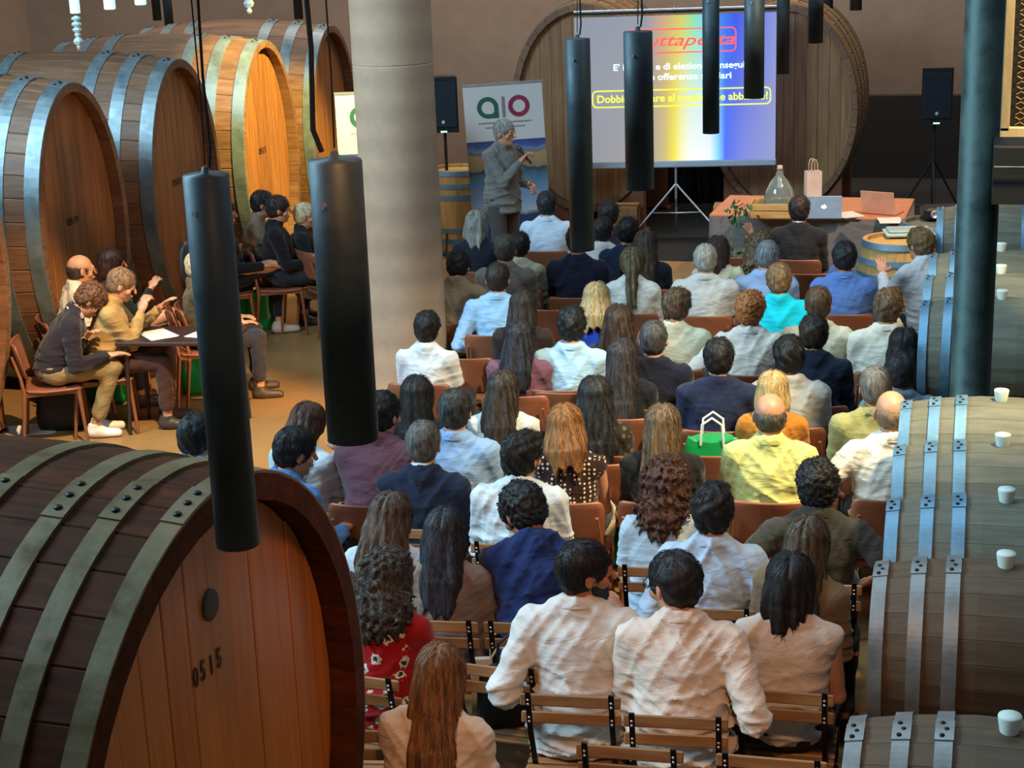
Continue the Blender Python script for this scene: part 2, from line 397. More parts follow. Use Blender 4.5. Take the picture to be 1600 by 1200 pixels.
def head_prims(f, P, R, k=.012, female=False):
    def c(x, y, z): return P+R @ np.array([x, y, z])
    f.ell(c(0, -.014, .030), (.075, .094, .086), R, k)
    f.ell(c(0, .022, -.045), (.054, .062, .064), R, .03)
    f.cone(c(0, .045, -.085), c(0, .066, -.090), .024, .020, .025)
    f.cone(c(-.03, .080, .028), c(.03, .080, .028), .014, .014, .012)
    for s in (-1, 1):
        f.ell(c(s*.031, .098, .008), (.015, .012, .011), R, .012, 's')
        f.ell(c(s*.031, .082, .008), (.012, .012, .011), R, .003)
        f.ell(c(s*.050, .060, -.022), (.018, .020, .022), R, .02)
        f.ell(c(s*.079, -.006, -.004), (.009, .019, .031), R @ rotz(s*.35), .004)
    f.cone(c(0, .090, .018), c(0, .112, -.020), .008, .013, .010)
    f.ell(c(0, .094, -.051), (.023, .010, .006), R, .006); f.ell(c(0, .092, -.060), (.019, .010, .007), R, .006)
def arms_of(p):
    """shoulder, elbow, wrist, hand kind for left (-1) and right (+1)"""
    sx, pel, R, tp, nb, Rh, hc = pose(p); out = []
    for s, m in ((-1, p.get('al', 'lap')), (1, p.get('ar', 'lap'))):
        x, y, z, hk = ARMS[m]; sh = tp(s*.178, -.005, .395)
        Rt = rotz(D2(p.get('twist', 0)*.6)); tgt = Rt @ np.array([s*x, y, z])
        if p.get('stand') and m not in ('mic', 'hang'): tgt = np.array([s*.24, .05, .82])
        hint = (s*.30, -.55, -.8) if m not in ('raised', 'mic', 'chin', 'up') else (s*.5, .0, -.9)
        if m == 'wide': hint = (s*.9, -.5, -.7)
        if m == 'side': hint = (s*.25, -.9, -.2)
        el, wr = ik(sh, tgt, .285, .25, hint); out.append((s, sh, el, wr, hk, m))
    return out
FINE = {'near': (.0085, .0062), 'mid': (.0110, .0080), 'far': (.015, .0105)}
def grid_for(lo, hi, st, hc=None, fs=None):
    ax = []
    for i in range(3):
        if hc is None: ax.append(axis(lo[i], hi[i], st))
        else:
            r = (.10, .13, .13)[i]; ax.append(axis(lo[i], hi[i], st, hc[i]-r, hc[i]+r, fs))
    return Field(*ax)
def body_mesh(p, res):
    st, fs = FINE[res]; sx, pel, R, tp, nb, Rh, hc = pose(p); A = arms_of(p); Lg = legs(p)
    pts = [hc+.14, hc-.14]+[q for a in A for q in a[1:4]]+[np.array(q) for l in Lg for q in l]+[pel-.16, pel+.16, np.array([0, .3, .02])]
    pts = np.array(pts); lo = pts.min(0)-.1; hi = pts.max(0)+.1; lo[2] = -.02
    if p.get('legs') == 'x': lo[0] -= .08; hi[1] += .12
    f = grid_for(lo, hi, st*1.25, hc, fs)
    f.ell(tp(0, 0, .02), (.155*sx, .115, .11), R, 0); f.cone(tp(0, .01, .08), tp(0, .01, .2), .10, .10, .05)
    f.ell(tp(0, .0, .28), (.150*sx, .098, .14), R, .05); f.cone(tp(-.14, -.005, .39), tp(.14, -.005, .39), .043, .043, .05)
    for s in (-1, 1): f.cone(tp(s*.11, -.005, .395), tp(s*.02, -.0, .45), .036, .042, .03)
    if p['sex'] == 'f':
        for s in (-1, 1): f.ell(tp(s*.075, .085, .27), (.06, .055, .06), R, .03)
    nr = .050 if p['sex'] == 'f' else .058
    f.cone(tp(0, -.005, .43), hc+Rh @ np.array([0, -.02, -.05]), nr, nr*.95, .02)
    head_prims(f, hc, Rh)
    for s, sh, el, wr, hk, m in A:
        k = .86 if p['sex'] == 'f' else 1
        f.cone(sh, el, .050*k, .040*k, .03); f.cone(el, wr, .039*k, .026*k, .015)
    for i, (a, b, c) in enumerate(Lg):
        f.cone(a, b, .082, .054, .03); f.cone(b, c, .052, .036, .02); fd = foot_dir(p, i); fd = fd/np.linalg.norm(fd)
        c = np.array(c); f.cone(c+np.array([0, -.02, -.045]), c+fd*.15+np.array([0, 0, -.06]), .030, .026, .02)
    V, Q = f.surf(); Vs = [V]; Qs = [Q]; n = len(V)
    for s, sh, el, wr, hk, m in A:
        hv, hq = HANDS[hk]; hv = hv.copy()
        if s < 0: hv[:, 0] *= -1; hq = hq[:, ::-1]
        y = wr-el; y /= np.linalg.norm(y)
        up = np.array([0, 0, 1.]) if m not in ('raised', 'mic', 'phone', 'chin', 'up', 'hang') else np.array([s*.6, -.5, .2])
        x = np.cross(y, up); x /= np.linalg.norm(x); z = np.cross(x, y)
        B = np.stack([x, y, z], 1); k = .9 if p['sex'] == 'f' else 1.0
        Vs.append((hv*k @ B.T+wr).astype(np.float32)); Qs.append(hq+n); n += len(hv)
    return mesh_arr('body', np.concatenate(Vs), np.concatenate(Qs))
def shirt_mesh(p, res):
    st, fs = FINE[res]; sx, pel, R, tp, nb, Rh, hc = pose(p); A = arms_of(p); sl = p.get('sleeve', 'long'); loose = p.get('loose', 1.0)
    pts = np.array([q for a in A for q in (a[1:4] if sl in ('long', 'roll') else a[1:3])]+[pel-.2, pel+.2, nb-.1, nb+np.array([0, 0, .08])]); lo = pts.min(0)-.09; hi = pts.max(0)+.09
    lo[2] = max(lo[2], pel[2]-.16); f = grid_for(lo, hi, st)
    g = .014*loose
    hem = p.get('hem', 'tuck')
    f.cone(tp(0, .005, .02), tp(0, .01, .2), .112+g, .115+g, .0)
    f.ell(tp(0, -.002, .02 if hem == 'tuck' else .0), (.158*sx+g, .122+g, .10 if hem == 'tuck' else .15), R, .05)
    if hem == 'out': f.ell(tp(0, .0, -.0), (.188, .150, .15), R, .03)
    if p.get('stand'): f.cone(tp(0, 0, .02), tp(0, 0, -.16), .155, .175, .04)
    f.ell(tp(0, -.006, .14), (.150*sx+g*1.3, .120+g*1.3, .13), R, .05)
    f.ell(tp(0, .0, .29), (.168*sx+g, .114+g, .155), R, .05); f.cone(tp(-.145, -.01, .39), tp(.145, -.01, .39), .054+g*.6, .054+g*.6, .05)
    for s in (-1, 1): f.cone(tp(s*.13, -.012, .410), tp(s*.042, -.014, .470), .050, .052, .03)
    if not p.get('deep'): f.cone(tp(0, -.012, .42), tp(0, -.014, .484), .070, .062, .02)
    if p['sex'] == 'f':
        for s in (-1, 1): f.ell(tp(s*.075, .095, .27), (.065, .06, .065), R, .03)
    if p.get('jacket'): f.cone(tp(0, -.03, .44), tp(0, .02, .475), .066, .062, .02)
    for s, sh, el, wr, hk, m in A:
        k = .92 if p['sex'] == 'f' else 1.04
        if sl == 'none': f.ell(sh, (.05, .055, .055), None, .03); continue
        if sl in ('long', 'roll'):
            f.cone(sh, el, .062*k, .052*k, .03); e = wr if sl == 'long' else el+(wr-el)*.35
            f.cone(el, e, .050*k, (.036 if sl == 'long' else .046)*k, .012, cut=-.004)
        else: f.cone(sh, sh+(el-sh)*.72, .064*k, .060*k, .03, cut=-.003)
    # folds in the cloth
    amp = p.get('fold', .007)*1.5
    X, Y, Z = f.x[:, None, None], f.y[None, :, None], f.z[None, None, :]
    r = random.Random(p['seed']); d = f.d; m = np.abs(d) < .05; I = np.nonzero(m); x, y, z = f.x[I[0]], f.y[I[1]], f.z[I[2]]-pel[2]
    wob = np.zeros_like(x)
    for i in range(4):
        a, b, c = r.uniform(-10, 10), r.uniform(-8, 8), r.uniform(22, 48)
        w_ = np.sin(x*a+y*b+z*c+r.uniform(0, 6)+1.6*np.sin(x*r.uniform(6, 14)+z*r.uniform(-12, 12)+r.uniform(0, 6)))
        low = np.clip(1.15-z/.34, .18, 1.25); wob += (1-np.abs(w_))**2.4*low*.9
    for i in range(3):                                                  # folds running off the shoulders
        a = r.choice((-1, 1))*r.uniform(22, 38); c = r.uniform(8, 20)
        wob += (1-np.abs(np.sin(np.abs(x)*a+z*c+y*12+r.uniform(0, 6))))**2*np.clip(z/.4, 0, 1)*.5
    d[I] += amp*(.32-wob).astype(np.float32)
    if p.get('jacket'): d[I] += .003
    # neckline
    n1 = tp(0, -.005, .44); n2 = hc+Rh @ np.array([0, -.02, -.05]); nr = p.get('neck', .060 if p['sex'] == 'm' else .056)
    if p['sex'] == 'f' and p.get('deep'): nr = .085
    f.cone(tp(0, -.002, .548) if not p.get('deep') else tp(0, .0, .465), n2+np.array([0, 0, .12]), nr-.001, nr-.001, .006, mode='s')
    if hem == 'tuck': zcut = pel[2]-.03
    else: zcut = pel[2]-.095
    if p.get('stand'): zcut = pel[2]-.15
    f.d = np.maximum(f.d, (zcut-f.z)[None, None, :]+.0*f.d)
    return mesh_arr('shirt', *f.surf())
_tr = {}
def trouser_mesh(p, skirt=False):
    key = (p.get('stand', False), p.get('legs', 'a'), p.get('len', 'long'))
    if key in _tr: return _tr[key]
    Lg = legs(p); st = p.get('stand', False); pz = .93 if st else .53
    f = Field(axis(-.36, .36, .017), axis(-.2, .75, .017), axis(.0, pz+.16, .017))
    f.ell((0, -.005, pz+.02), (.175, .135, .115), None, 0)
    for i, (a, b, c) in enumerate(Lg):
        a, b, c = map(np.array, (a, b, c)); e = b+(c-b)*(.86 if key[2] == 'long' else .62)
        f.cone(a, b, .098, .068, .03); f.cone(b, e, .068, .058 if st else .055, .02, cut=-.003)
    X = f.d; I = np.nonzero(np.abs(X) < .04); x, y, z = f.x[I[0]], f.y[I[1]], f.z[I[2]]
    X[I] += .005*(np.sin(40*y+30*z+9*np.sin(12*x))*.7+np.sin(70*z-26*x+5*np.sin(9*y))*.5).astype(np.float32)
    f.d = np.maximum(f.d, (f.z-(pz+.065))[None, None, :]+0*f.d)
    _tr[key] = mesh_arr('trousers', *f.surf()); return _tr[key]
_shoe = []
def shoe_mesh():
    if _shoe: return _shoe[0]
    f = Field(axis(-.06, .06, .009), axis(-.09, .23, .009), axis(-.01, .13, .008))
    f.cone((0, -.03, .04), (0, .02, .045), .042, .042, 0); f.cone((0, .02, .03), (.006, .155, .022), .044, .034, .03); f.cone((0, -.03, .05), (0, -.01, .1), .042, .044, .02)
    f.d = np.maximum(f.d, (-f.z)[None, None, :]+0*f.d); f.d = np.maximum(f.d, (f.z-.105)[None, None, :]+0*f.d)
    _shoe.append(mesh_arr('shoe', *f.surf())); return _shoe[0]
# hair, modelled around the head centre, shared between people of the same cut
def hair_mesh(style, seed, res):
    r = random.Random(seed*13+5); st = {'near': .006, 'mid': .008, 'far': .010}[res]
    L = {'long': .34, 'longwavy': .42, 'curlylong': .23, 'straight': .20, 'bob': .17, 'pony': .34, 'verylong': .46, 'afro': .20}.get(style, 0)
    wid = .11+.05*(L > 0)+.03*(style in ('curlylong', 'afro'))
    f = Field(axis(-wid-.02, wid+.02, st), axis(-.21, .12, st), axis(-.10-L, .165, st))
    I3 = np.eye(3)
    if style in ('short', 'shortcurl', 'neat', 'tuft', 'grey', 'bun', 'buzz'):
        g = {'short': .013, 'neat': .010, 'shortcurl': .019, 'tuft': .017, 'grey': .010, 'bun': .010, 'buzz': .005}[style]
        f.ell((0, -.016, .034), (.077+g, .096+g, .086+g*1.25), None, 0)
        f.ell((0, -.045, -.02), (.066+g*.6, .052+g, .062), None, .02)
        if style == 'tuft': f.ell((.02, .055, .098), (.055, .045, .03), None, .03)
        if style == 'bun': f.ell((0, -.125, .055), (.036, .034, .036), None, .01)
        f.ell((0, .135, -.06), (.16, .105, .115), None, .01, 's')           # face
        for s in (-1, 1): f.ell((s*.09, .012, -.03), (.032, .04, .05), None, .008, 's')
    elif style == 'bald':
        f.ell((0, -.018, .0), (.080, .098, .068), None, 0); f.ell((0, -.04, -.03), (.068, .058, .05), None, .02)
        f.ell((0, .02, .105), (.085, .12, .062), None, .01, 's'); f.ell((0, .135, -.03), (.16, .11, .13), None, .01, 's')
        for s in (-1, 1): f.ell((s*.09, .012, -.03), (.032, .04, .05), None, .008, 's')
    else:
        vol = {'afro': .042, 'curlylong': .030, 'longwavy': .020}.get(style, .016)
        f.ell((0, -.018, .036), (.078+vol, .096+vol, .086+vol*.9), None, 0)
        X, Y, Z = f.x[:, None, None], f.y[None, :, None], f.z[None, None, :]
        t = np.clip((.04-Z)/(L), 0, 1.15)
        w0 = .080+vol*.9; w1 = {'straight': .115, 'bob': .100, 'long': .105, 'verylong': .10, 'longwavy': .135, 'curlylong': .15, 'afro': .125, 'pony': .045}[style]
        if style == 'pony': w = w0+(w1-w0)*np.clip(t*2.6, 0, 1)
        else: w = w0+(w1-w0)*np.sin(np.clip(t, 0, 1)*PI/2)
        w = w*(1-.35*np.clip(t-.75, 0, 1)*2)
        tk = np.clip((Z+.05)/.085, 0, 1)**2; w = w*(1-.45*tk)
        yc = -.030-(.075 if style not in ('bob',) else .03)*np.clip(t*1.5, 0, 1); th = .090-.038*np.clip(t*1.6, 0, 1)+vol*.6; th = th*(1-.45*tk)
        sh = r.uniform(-.012, .012); xx = X-sh*t
        q = np.sqrt((xx/w)**2+((Y-yc)/th)**2)+1e-5; dd = (q-1)*np.minimum(w, th)*.95
        tip = .035*np.sin(X*70+seed)*np.sin(X*31+2*seed)+.25*X*r.uniform(-.5, .5)
        dd = np.maximum(dd, (-L+.05+tip)-Z-.05); dd = np.maximum(dd, Z-.03)
        f.put((slice(None),)*3, dd.astype(np.float32), .05)
        # open the face and the front of the neck
        f.ell((0, .150, -.06), (.074, .115, .125), None, .01, 's')
        if L > .12: f.ell((0, .06, -.25), (.075, .10, .22), None, .02, 's')
    d = f.d; I = np.nonzero(np.abs(d) < .045); x, y, z = f.x[I[0]], f.y[I[1]], f.z[I[2]]
    ph = np.arctan2(x, -(y+.02)); rr = np.sqrt(x*x+(y+.02)**2+.0001)
    if style in ('afro', 'curlylong', 'shortcurl'):
        a = {'afro': .013, 'curlylong': .010, 'shortcurl': .007}[style]; q = {'afro': 62, 'curlylong': 58, 'shortcurl': 80}[style]
        n = np.sin(q*x+4*np.sin(q*.45*z+1)+seed)*np.sin(q*y+4*np.sin(q*.4*x))*np.sin(q*.8*z+4*np.sin(q*.5*y+seed))
        n = n*1.4+.5*np.sin(q*1.9*x+3)*np.sin(q*1.9*z+seed)*np.sin(q*1.7*y)
        d[I] += (a*n).astype(np.float32)
    elif L > 0:
        wv = {'longwavy': 1.1, 'long': .5, 'verylong': .5}.get(style, .15); n = 0
        for i in range(4):
            kf = r.choice((7, 9, 12, 15, 19)); n = n+np.sin(kf*ph+r.uniform(0, 6)+wv*np.sin(z*r.uniform(16, 30)+r.uniform(0, 6))+z*r.uniform(-6, 6))*(.5+.5/(i+1))
        a = .0042*np.clip((.12-z)/.12, .25, 1.3)*(1.35 if style == 'longwavy' else 1); d[I] += (a*n*.55).astype(np.float32)
        d[I] += (.010*np.exp(-(x/.007)**2)*np.clip((z-.03)/.05, 0, 1)).astype(np.float32)        # parting
    elif style in ('short', 'tuft', 'neat', 'grey', 'bun', 'bald'):
        n = np.sin(9*ph+30*z+seed+2*np.sin(25*z))*.5+np.sin(70*x+30*y+2.5*np.sin(33*z+seed))*np.sin(52*z+24*y)*.8+np.sin(120*x+60*z)*.3
        a = {'tuft': .0062, 'short': .0042}.get(style, .0022); d[I] += (a*n).astype(np.float32)
    V, Q = f.surf()
    # locks of strands laid over the surface
    G = np.gradient(f.d, f.x, f.y, f.z); rg = np.random.RandomState(seed*7+11)
    ns = {'near': 1500, 'mid': 750, 'far': 300}[res]; ns = int(ns*(1.5 if L > .2 else 1)*(.5 if style in ('bald', 'grey', 'buzz') else 1))
    curly = style in ('afro', 'curlylong', 'shortcurl'); P = V[rg.randint(0, len(V), ns)].astype(np.float64); steps = 6
    ln = (rg.uniform(.05, .13, ns) if L > 0 else rg.uniform(.015, .04, ns))*(.5 if curly else 1); crown = np.array([.01, -.045, .13])
    def smp(A, P):
        i = np.clip(np.searchsorted(f.x, P[:, 0])-1, 0, len(f.x)-1); j = np.clip(np.searchsorted(f.y, P[:, 1])-1, 0, len(f.y)-1); k = np.clip(np.searchsorted(f.z, P[:, 2])-1, 0, len(f.z)-1); return A[i, j, k]
    rad = {'near': .0011, 'mid': .0014, 'far': .0019}[res]*(1.5 if curly else 1)
    path = []; nrm = []; jit = rg.normal(0, .22 if not curly else .9, (ns, 3))
    for q in range(steps):
        n = np.stack([smp(g, P) for g in G], 1); n /= np.linalg.norm(n, axis=1)[:, None]+1e-6
        dv = smp(f.d, P); lift = (.0005+.0022*q/steps)*(2.2 if curly or style in ('tuft',) else 1)
        P = P-n*np.clip(dv-lift, -.006, .006)[:, None]*.6
        path.append(P.copy()); nrm.append(n)
        away = P-crown; down = np.array([0, 0, -1.]); t = away/np.linalg.norm(away, axis=1)[:, None]
        wgt = np.clip((.05-P[:, 2])/.08, 0, 1)[:, None]*(1 if L > 0 else .3); t = t*(1-wgt)+down*wgt+jit
        if curly: jit = jit+rg.normal(0, .5, (ns, 3))
        t = t-n*(t*n).sum(1)[:, None]; t /= np.linalg.norm(t, axis=1)[:, None]+1e-6; P = P+t*(ln/steps)[:, None]
    VV = [V]; QQ = [Q]; base = len(V); path = np.array(path); nrm = np.array(nrm)
    sd = np.gradient(path, axis=0); sd /= np.linalg.norm(sd, axis=2)[..., None]+1e-9; bi = np.cross(sd, nrm); bi /= np.linalg.norm(bi, axis=2)[..., None]+1e-9
    ring = []
    for q in range(steps):
        rr = rad*(1.25-1.1*q/(steps-1)); ring.append(np.stack([path[q]+bi[q]*rr*1.6, path[q]+nrm[q]*rr, path[q]-bi[q]*rr*1.6], 1))
    ring = np.array(ring)                                        # steps, ns, 3, 3
    VV.append(ring.reshape(-1, 3)); idx = base+np.arange(steps*ns*3).reshape(steps, ns, 3)
    for q in range(steps-1):
        for k in range(3):
            k2 = (k+1) % 3; QQ.append(np.stack([idx[q, :, k], idx[q, :, k2], idx[q+1, :, k2], idx[q+1, :, k]], 1))
    return mesh_arr('hair', np.concatenate(VV), np.concatenate(QQ))
_hc = {}
def hair_get(style, seed, res):
    k = (style, seed % 4, res)
    if k not in _hc: _hc[k] = hair_mesh(style, seed % 4, res)
    return _hc[k]
def collar_mesh(p, r0, r1, h0, h1, tilt=.25, gap=.5):
    """standing collar around the neck, open at the front"""
    sx, pel, R, tp, nb, Rh, hc = pose(p); V = []; F = []; n = 26
    for i in range(n+1):
        a = PI/2+gap+(2*PI-2*gap)*i/n; c_, s_ = math.cos(a), math.sin(a); back = .5-.5*s_
        for rr, h in ((r0, h0), (r0+.001, h1+.010*back), (r0+.005, h1+.010*back), (r1, h0+.002), (r1-.006, h0-.004)):
            V.append(tp(0, 0, .462)+R @ rotx(-tilt) @ np.array([rr*c_*1.04, rr*s_-.004, h]))
    for i in range(n):
        for k in range(5): F.append((i*5+k, i*5+(k+1) % 5, i*5+5+(k+1) % 5, i*5+5+k))
    m = MB(); m.add([Vector(v) for v in V], F, True); m.add([Vector(v) for v in V[:5]], [(4, 3, 2, 1, 0)]); m.add([Vector(v) for v in V[-5:]], [(0, 1, 2, 3, 4)])
    return m.mesh('collar')
def glasses_mesh():
    m = MB()
    for s in (-1, 1):
        m.tube([(s*.033+.024*math.cos(a), .108, .006+.019*math.sin(a)) for a in [2*PI*i/14 for i in range(15)]], .0022, 5, False)
        m.tube([(s*.056, .107, .012), (s*.078, .07, .014), (s*.084, 0, .012), (s*.080, -.02, -.004)], .0022, 5)
    m.tube([(-.010, .109, .010), (0, .112, .014), (.010, .109, .010)], .0022, 5); return m.mesh('glasses')
_gl = []
CHAIRLOG = []
SKIN = {'l': (196, 140, 108), 'm': (172, 112, 80), 'd': (110, 68, 48), 'p': (208, 150, 118)}
def person(px, py, short, detail, sex='m', res='mid', hair='short', hcol=(24, 18, 15), hcol2=None, top=(200, 200, 200), pattern=None, pants=(40, 42, 50), shoes=(60, 50, 44),
           yaw=0, k=1.0, skin='l', seed=None, group='seated audience', chair='shell', collar=None, glasses=False, floor_xy=None, **kw):
    p = dict(sex=sex, seed=seed if seed is not None else int(px*7+py)); p.update(kw)
    sx, pel, R, tp, nb, Rh, hc = pose(p); ya = D2(yaw)
    P = onz(px, py, hc[2]*k)
    o = rotz(ya) @ (np.array([hc[0], hc[1], 0])*k); loc = (P[0]-o[0], P[1]-o[1], 0) if floor_xy is None else (floor_xy[0], floor_xy[1], 0)
    root = thing('person', detail, 'person', loc, ya, group); root.scale = (k, k, k)
    link('body', body_mesh(p, res), root, skinmat(SKIN.get(skin, skin)))
    link('jacket' if p.get('jacket') else 'shirt', shirt_mesh(p, res), root, cloth(top, pattern))
    link('trousers', trouser_mesh(p), root, cloth(pants))
    for i, (a, b, c) in enumerate(legs(p)):
        s = link('shoe', shoe_mesh(), root, plain('shoe_leather', shoes, .5)); c = np.array(c); fd = foot_dir(p, i)
        s.location = (c[0], c[1]-.0, c[2]-.085); s.rotation_euler = (math.atan2(fd[2], 1), 0, -math.atan2(fd[0], fd[1]))
    if hair:
        h = link('hair', hair_get(hair, p['seed'], res), root, hairmat(hcol, hcol2))
        h['kind'] = 'stuff'; h.matrix_local = Matrix.Translation(Vector(hc)) @ Matrix([list(x) for x in Rh]).to_4x4()
    if collar:
        nr = .060 if sex == 'm' else .056
        if p.get('jacket'): link('collar', collar_mesh(p, nr-.002, nr+.008, .0, .040, .25, .35), root, cloth(collar))
        else: link('collar', collar_mesh(p, nr-.003, nr+.022, .0, .030), root, cloth(collar))
    if p.get('beard'):
        f = Field(axis(-.1, .1, .006), axis(-.05, .13, .006), axis(-.14, .02, .006)); f.ell((0, .022, -.047), (.060, .070, .068), None, 0); f.cone((0, .048, -.088), (0, .070, -.092), .030, .026, .02)
        f.ell((0, .10, -.055), (.024, .02, .010), None, .004, 's'); f.ell((0, .09, .02), (.09, .09, .052), None, .01, 's')
        g = link('beard', mesh_arr('beard', *f.surf()), root, hairmat(hcol, hcol2)); g.matrix_local = Matrix.Translation(Vector(hc)) @ Matrix([list(x) for x in Rh]).to_4x4()
    if glasses:
        if not _gl: _gl.append(glasses_mesh())
        g = link('glasses', _gl[0], root, plain('glasses_frame', (20, 20, 22), .3)); g.matrix_local = Matrix.Translation(Vector(hc)) @ Matrix([list(x) for x in Rh]).to_4x4()
    if chair: CHAIRLOG.append((chair, loc[0], loc[1], ya, short, k))
    return root
# ------------------------------------------------------------------ materials used by the things
M_CONC = concrete('column_concrete', (190, 158, 130), (206, 176, 148), 0.9, 0.75, lines=1.3)
M_WALL = concrete('wall_plaster', (112, 95, 82), (134, 115, 100), 0.35, 0.85)
M_FLOOR = concrete('floor_concrete', (140, 104, 62), (166, 128, 80), 0.5, 0.42, spec=0.45)
M_DARK = plain('near_black', (11, 9, 8), 0.9)  # near-black; on the back wall this colour stands in for shade
M_TUBE = metal_band('blackened_steel', (50, 64, 72), (70, 86, 92), 0.34, 0.4)
M_STEEL = metal_band('painted_steel_post', (58, 74, 74), (92, 112, 108), 0.32, 0.7)
M_CABLE = plain('black_cable', (14, 14, 15), 0.5)
M_HOOP = metal_band('galvanised_hoop', (122, 136, 142), (154, 168, 172), 0.45, 0.55)
M_HOOPN = metal_band('dull_hoop', (96, 82, 54), (124, 108, 74), 0.6, 0.1)
M_HOOPB = metal_band('sky_tint_hoop', (104, 146, 172), (130, 170, 194), 0.4, 0.55)  # blue of the reflected sky put into the galvanised hoop colour
M_RIVET = plain('rivet_iron', (38, 38, 38), 0.5, 0.7)
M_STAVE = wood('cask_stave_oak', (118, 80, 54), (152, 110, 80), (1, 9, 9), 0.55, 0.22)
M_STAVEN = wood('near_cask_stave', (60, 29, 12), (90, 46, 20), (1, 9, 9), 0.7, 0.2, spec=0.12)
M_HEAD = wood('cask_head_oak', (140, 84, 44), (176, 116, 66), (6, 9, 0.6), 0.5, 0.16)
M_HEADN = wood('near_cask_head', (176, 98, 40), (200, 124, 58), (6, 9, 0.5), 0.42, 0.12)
M_HEADW = wood('wall_cask_head', (140, 98, 58), (170, 128, 84), (6, 9, 0.6), 0.55, 0.14)
M_BARR = wood('barrique_oak', (94, 94, 80), (120, 118, 100), (1, 8, 8), 0.7, 0.05)
M_BARRN = wood('near_barrique_oak', (78, 62, 44), (102, 82, 58), (1, 8, 8), 0.7, 0.05)
M_HOOPG = metal_band('grey_hoop', (122, 128, 128), (150, 156, 156), 0.45, 0.5)
M_BARRL = wood('bright_barrique_oak', (190, 148, 84), (218, 178, 112), (1, 8, 8), 0.6, 0.15)
M_SIL = plain('silicone_bung', (214, 226, 216), 0.5)
M_SHELL = wood('chair_plywood', (138, 80, 54), (158, 98, 70), (1, 1, 1), 0.42, 0.10)
M_CLEG = wood('chair_leg_wood', (128, 74, 48), (152, 94, 64), (4, 4, 1), 0.5, 0.1)
M_SLAT = wood('bistro_slat_wood', (142, 102, 62), (176, 134, 88), (1, 8, 8), 0.5, 0.2)
M_BFR = plain('black_chair_steel', (28, 24, 24), 0.45, 0.6)
M_BLACK = plain('black_plastic', (18, 19, 21), 0.5)
M_WHITE = plain('white_paper', (226, 222, 214), 0.7)
M_GREEN = plain('green_bag_plastic', (20, 140, 70), 0.35)
M_KRAFT = plain('kraft_paper', (206, 180, 150), 0.8)
M_CHROME = plain('chrome', (190, 190, 190), 0.2, 1.0)
M_ALU = plain('aluminium', (196, 200, 206), 0.35, 0.8)
# ------------------------------------------------------------------ room
o = MB().box((-5, 11, -.05), (26, 26, .1)).obj('floor', M_FLOOR); tag(o, 'tan polished concrete floor of the cellar', None, None, 'structure')
YW = 23.2
o = MB().box((-14.4, 10.6, 4), (.3, 25.4, 8.2)).obj('wall_left', M_WALL); tag(o, 'brown plastered wall far to the left of the casks', None, None, 'structure')
o = MB().box((-3.9, YW+.15, 4), (21.3, .3, 8.2)).obj('wall_back', M_WALL); tag(o, 'brown plastered back wall behind the casks', None, None, 'structure')
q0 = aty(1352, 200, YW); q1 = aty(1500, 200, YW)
zr_ = float(aty(1400, 150, YW-.2)[2]); o = MB().box(((q0[0]+q1[0])/2+.3, YW-.05, zr_/2), (q1[0]-q0[0]+1.0, .3, zr_)).obj('wall_shade_box', M_DARK); tag(o, 'dark box on the back wall standing in for shade', None, None, 'structure')  # solid dark box where the wall only falls into shade
o = MB().box((-2.2, 20.3, .004), (9.0, 5.6, .008)).obj('trim_1', plain('shade_mat_black', (9, 10, 10), .95)); tag(o, 'black mat added in place of shade under the casks and screen', None, None, 'structure')  # made-up mat, its black gives the shade on the floor
qa = aty(968, 290, 20.9); qb = aty(1140, 290, 20.9)
t = thing('shade_drape', 'black drape added in place of shade low between the two back wall casks', 'drape', (float(qa[0]+qb[0])/2, 20.9, 0))  # added drape, black colour in place of the shade between the casks
m = MB(); V = []; F = []; n = 60; wq = float(qb[0]-qa[0])+.5
for i in range(n+1):
    x = -wq/2+wq*i/n; y = .03*math.sin(i*.9)+.015*math.sin(i*2.3)
    for z in (.01, 1.45):
        V += [(x, y, z), (x, y+.01, z)]
for i in range(n): a = i*4; F += [(a, a+4, a+6, a+2), (a+1, a+3, a+7, a+5), (a+2, a+6, a+7, a+3), (a, a+1, a+5, a+4)]
m.add(V, F, True).obj('cloth', plain('shade_drape_cloth', (18, 20, 20), .9), t); MB().tube([(-wq/2, 0, 1.46), (wq/2, 0, 1.46)], .012, 6).obj('rail', M_BLACK, t)
pc = onz(645, 668, 0)
zs_ = float(aty(608, 100, pc[1])[2]); z2_ = .28
m = MB().lathe([(.29, 0), (.29, z2_), (.288, z2_+.004), (.288, z2_+.010), (.29, z2_+.014), (.29, zs_), (.288, zs_+.004), (.288, zs_+.010), (.29, zs_+.014), (.29, 7.5)], 96, smooth=False)
o = m.obj('concrete_column', M_CONC); o.location = (pc[0], pc[1], 0); tag(o, 'round pale concrete column standing beside the seated audience', 'column', None, 'structure')
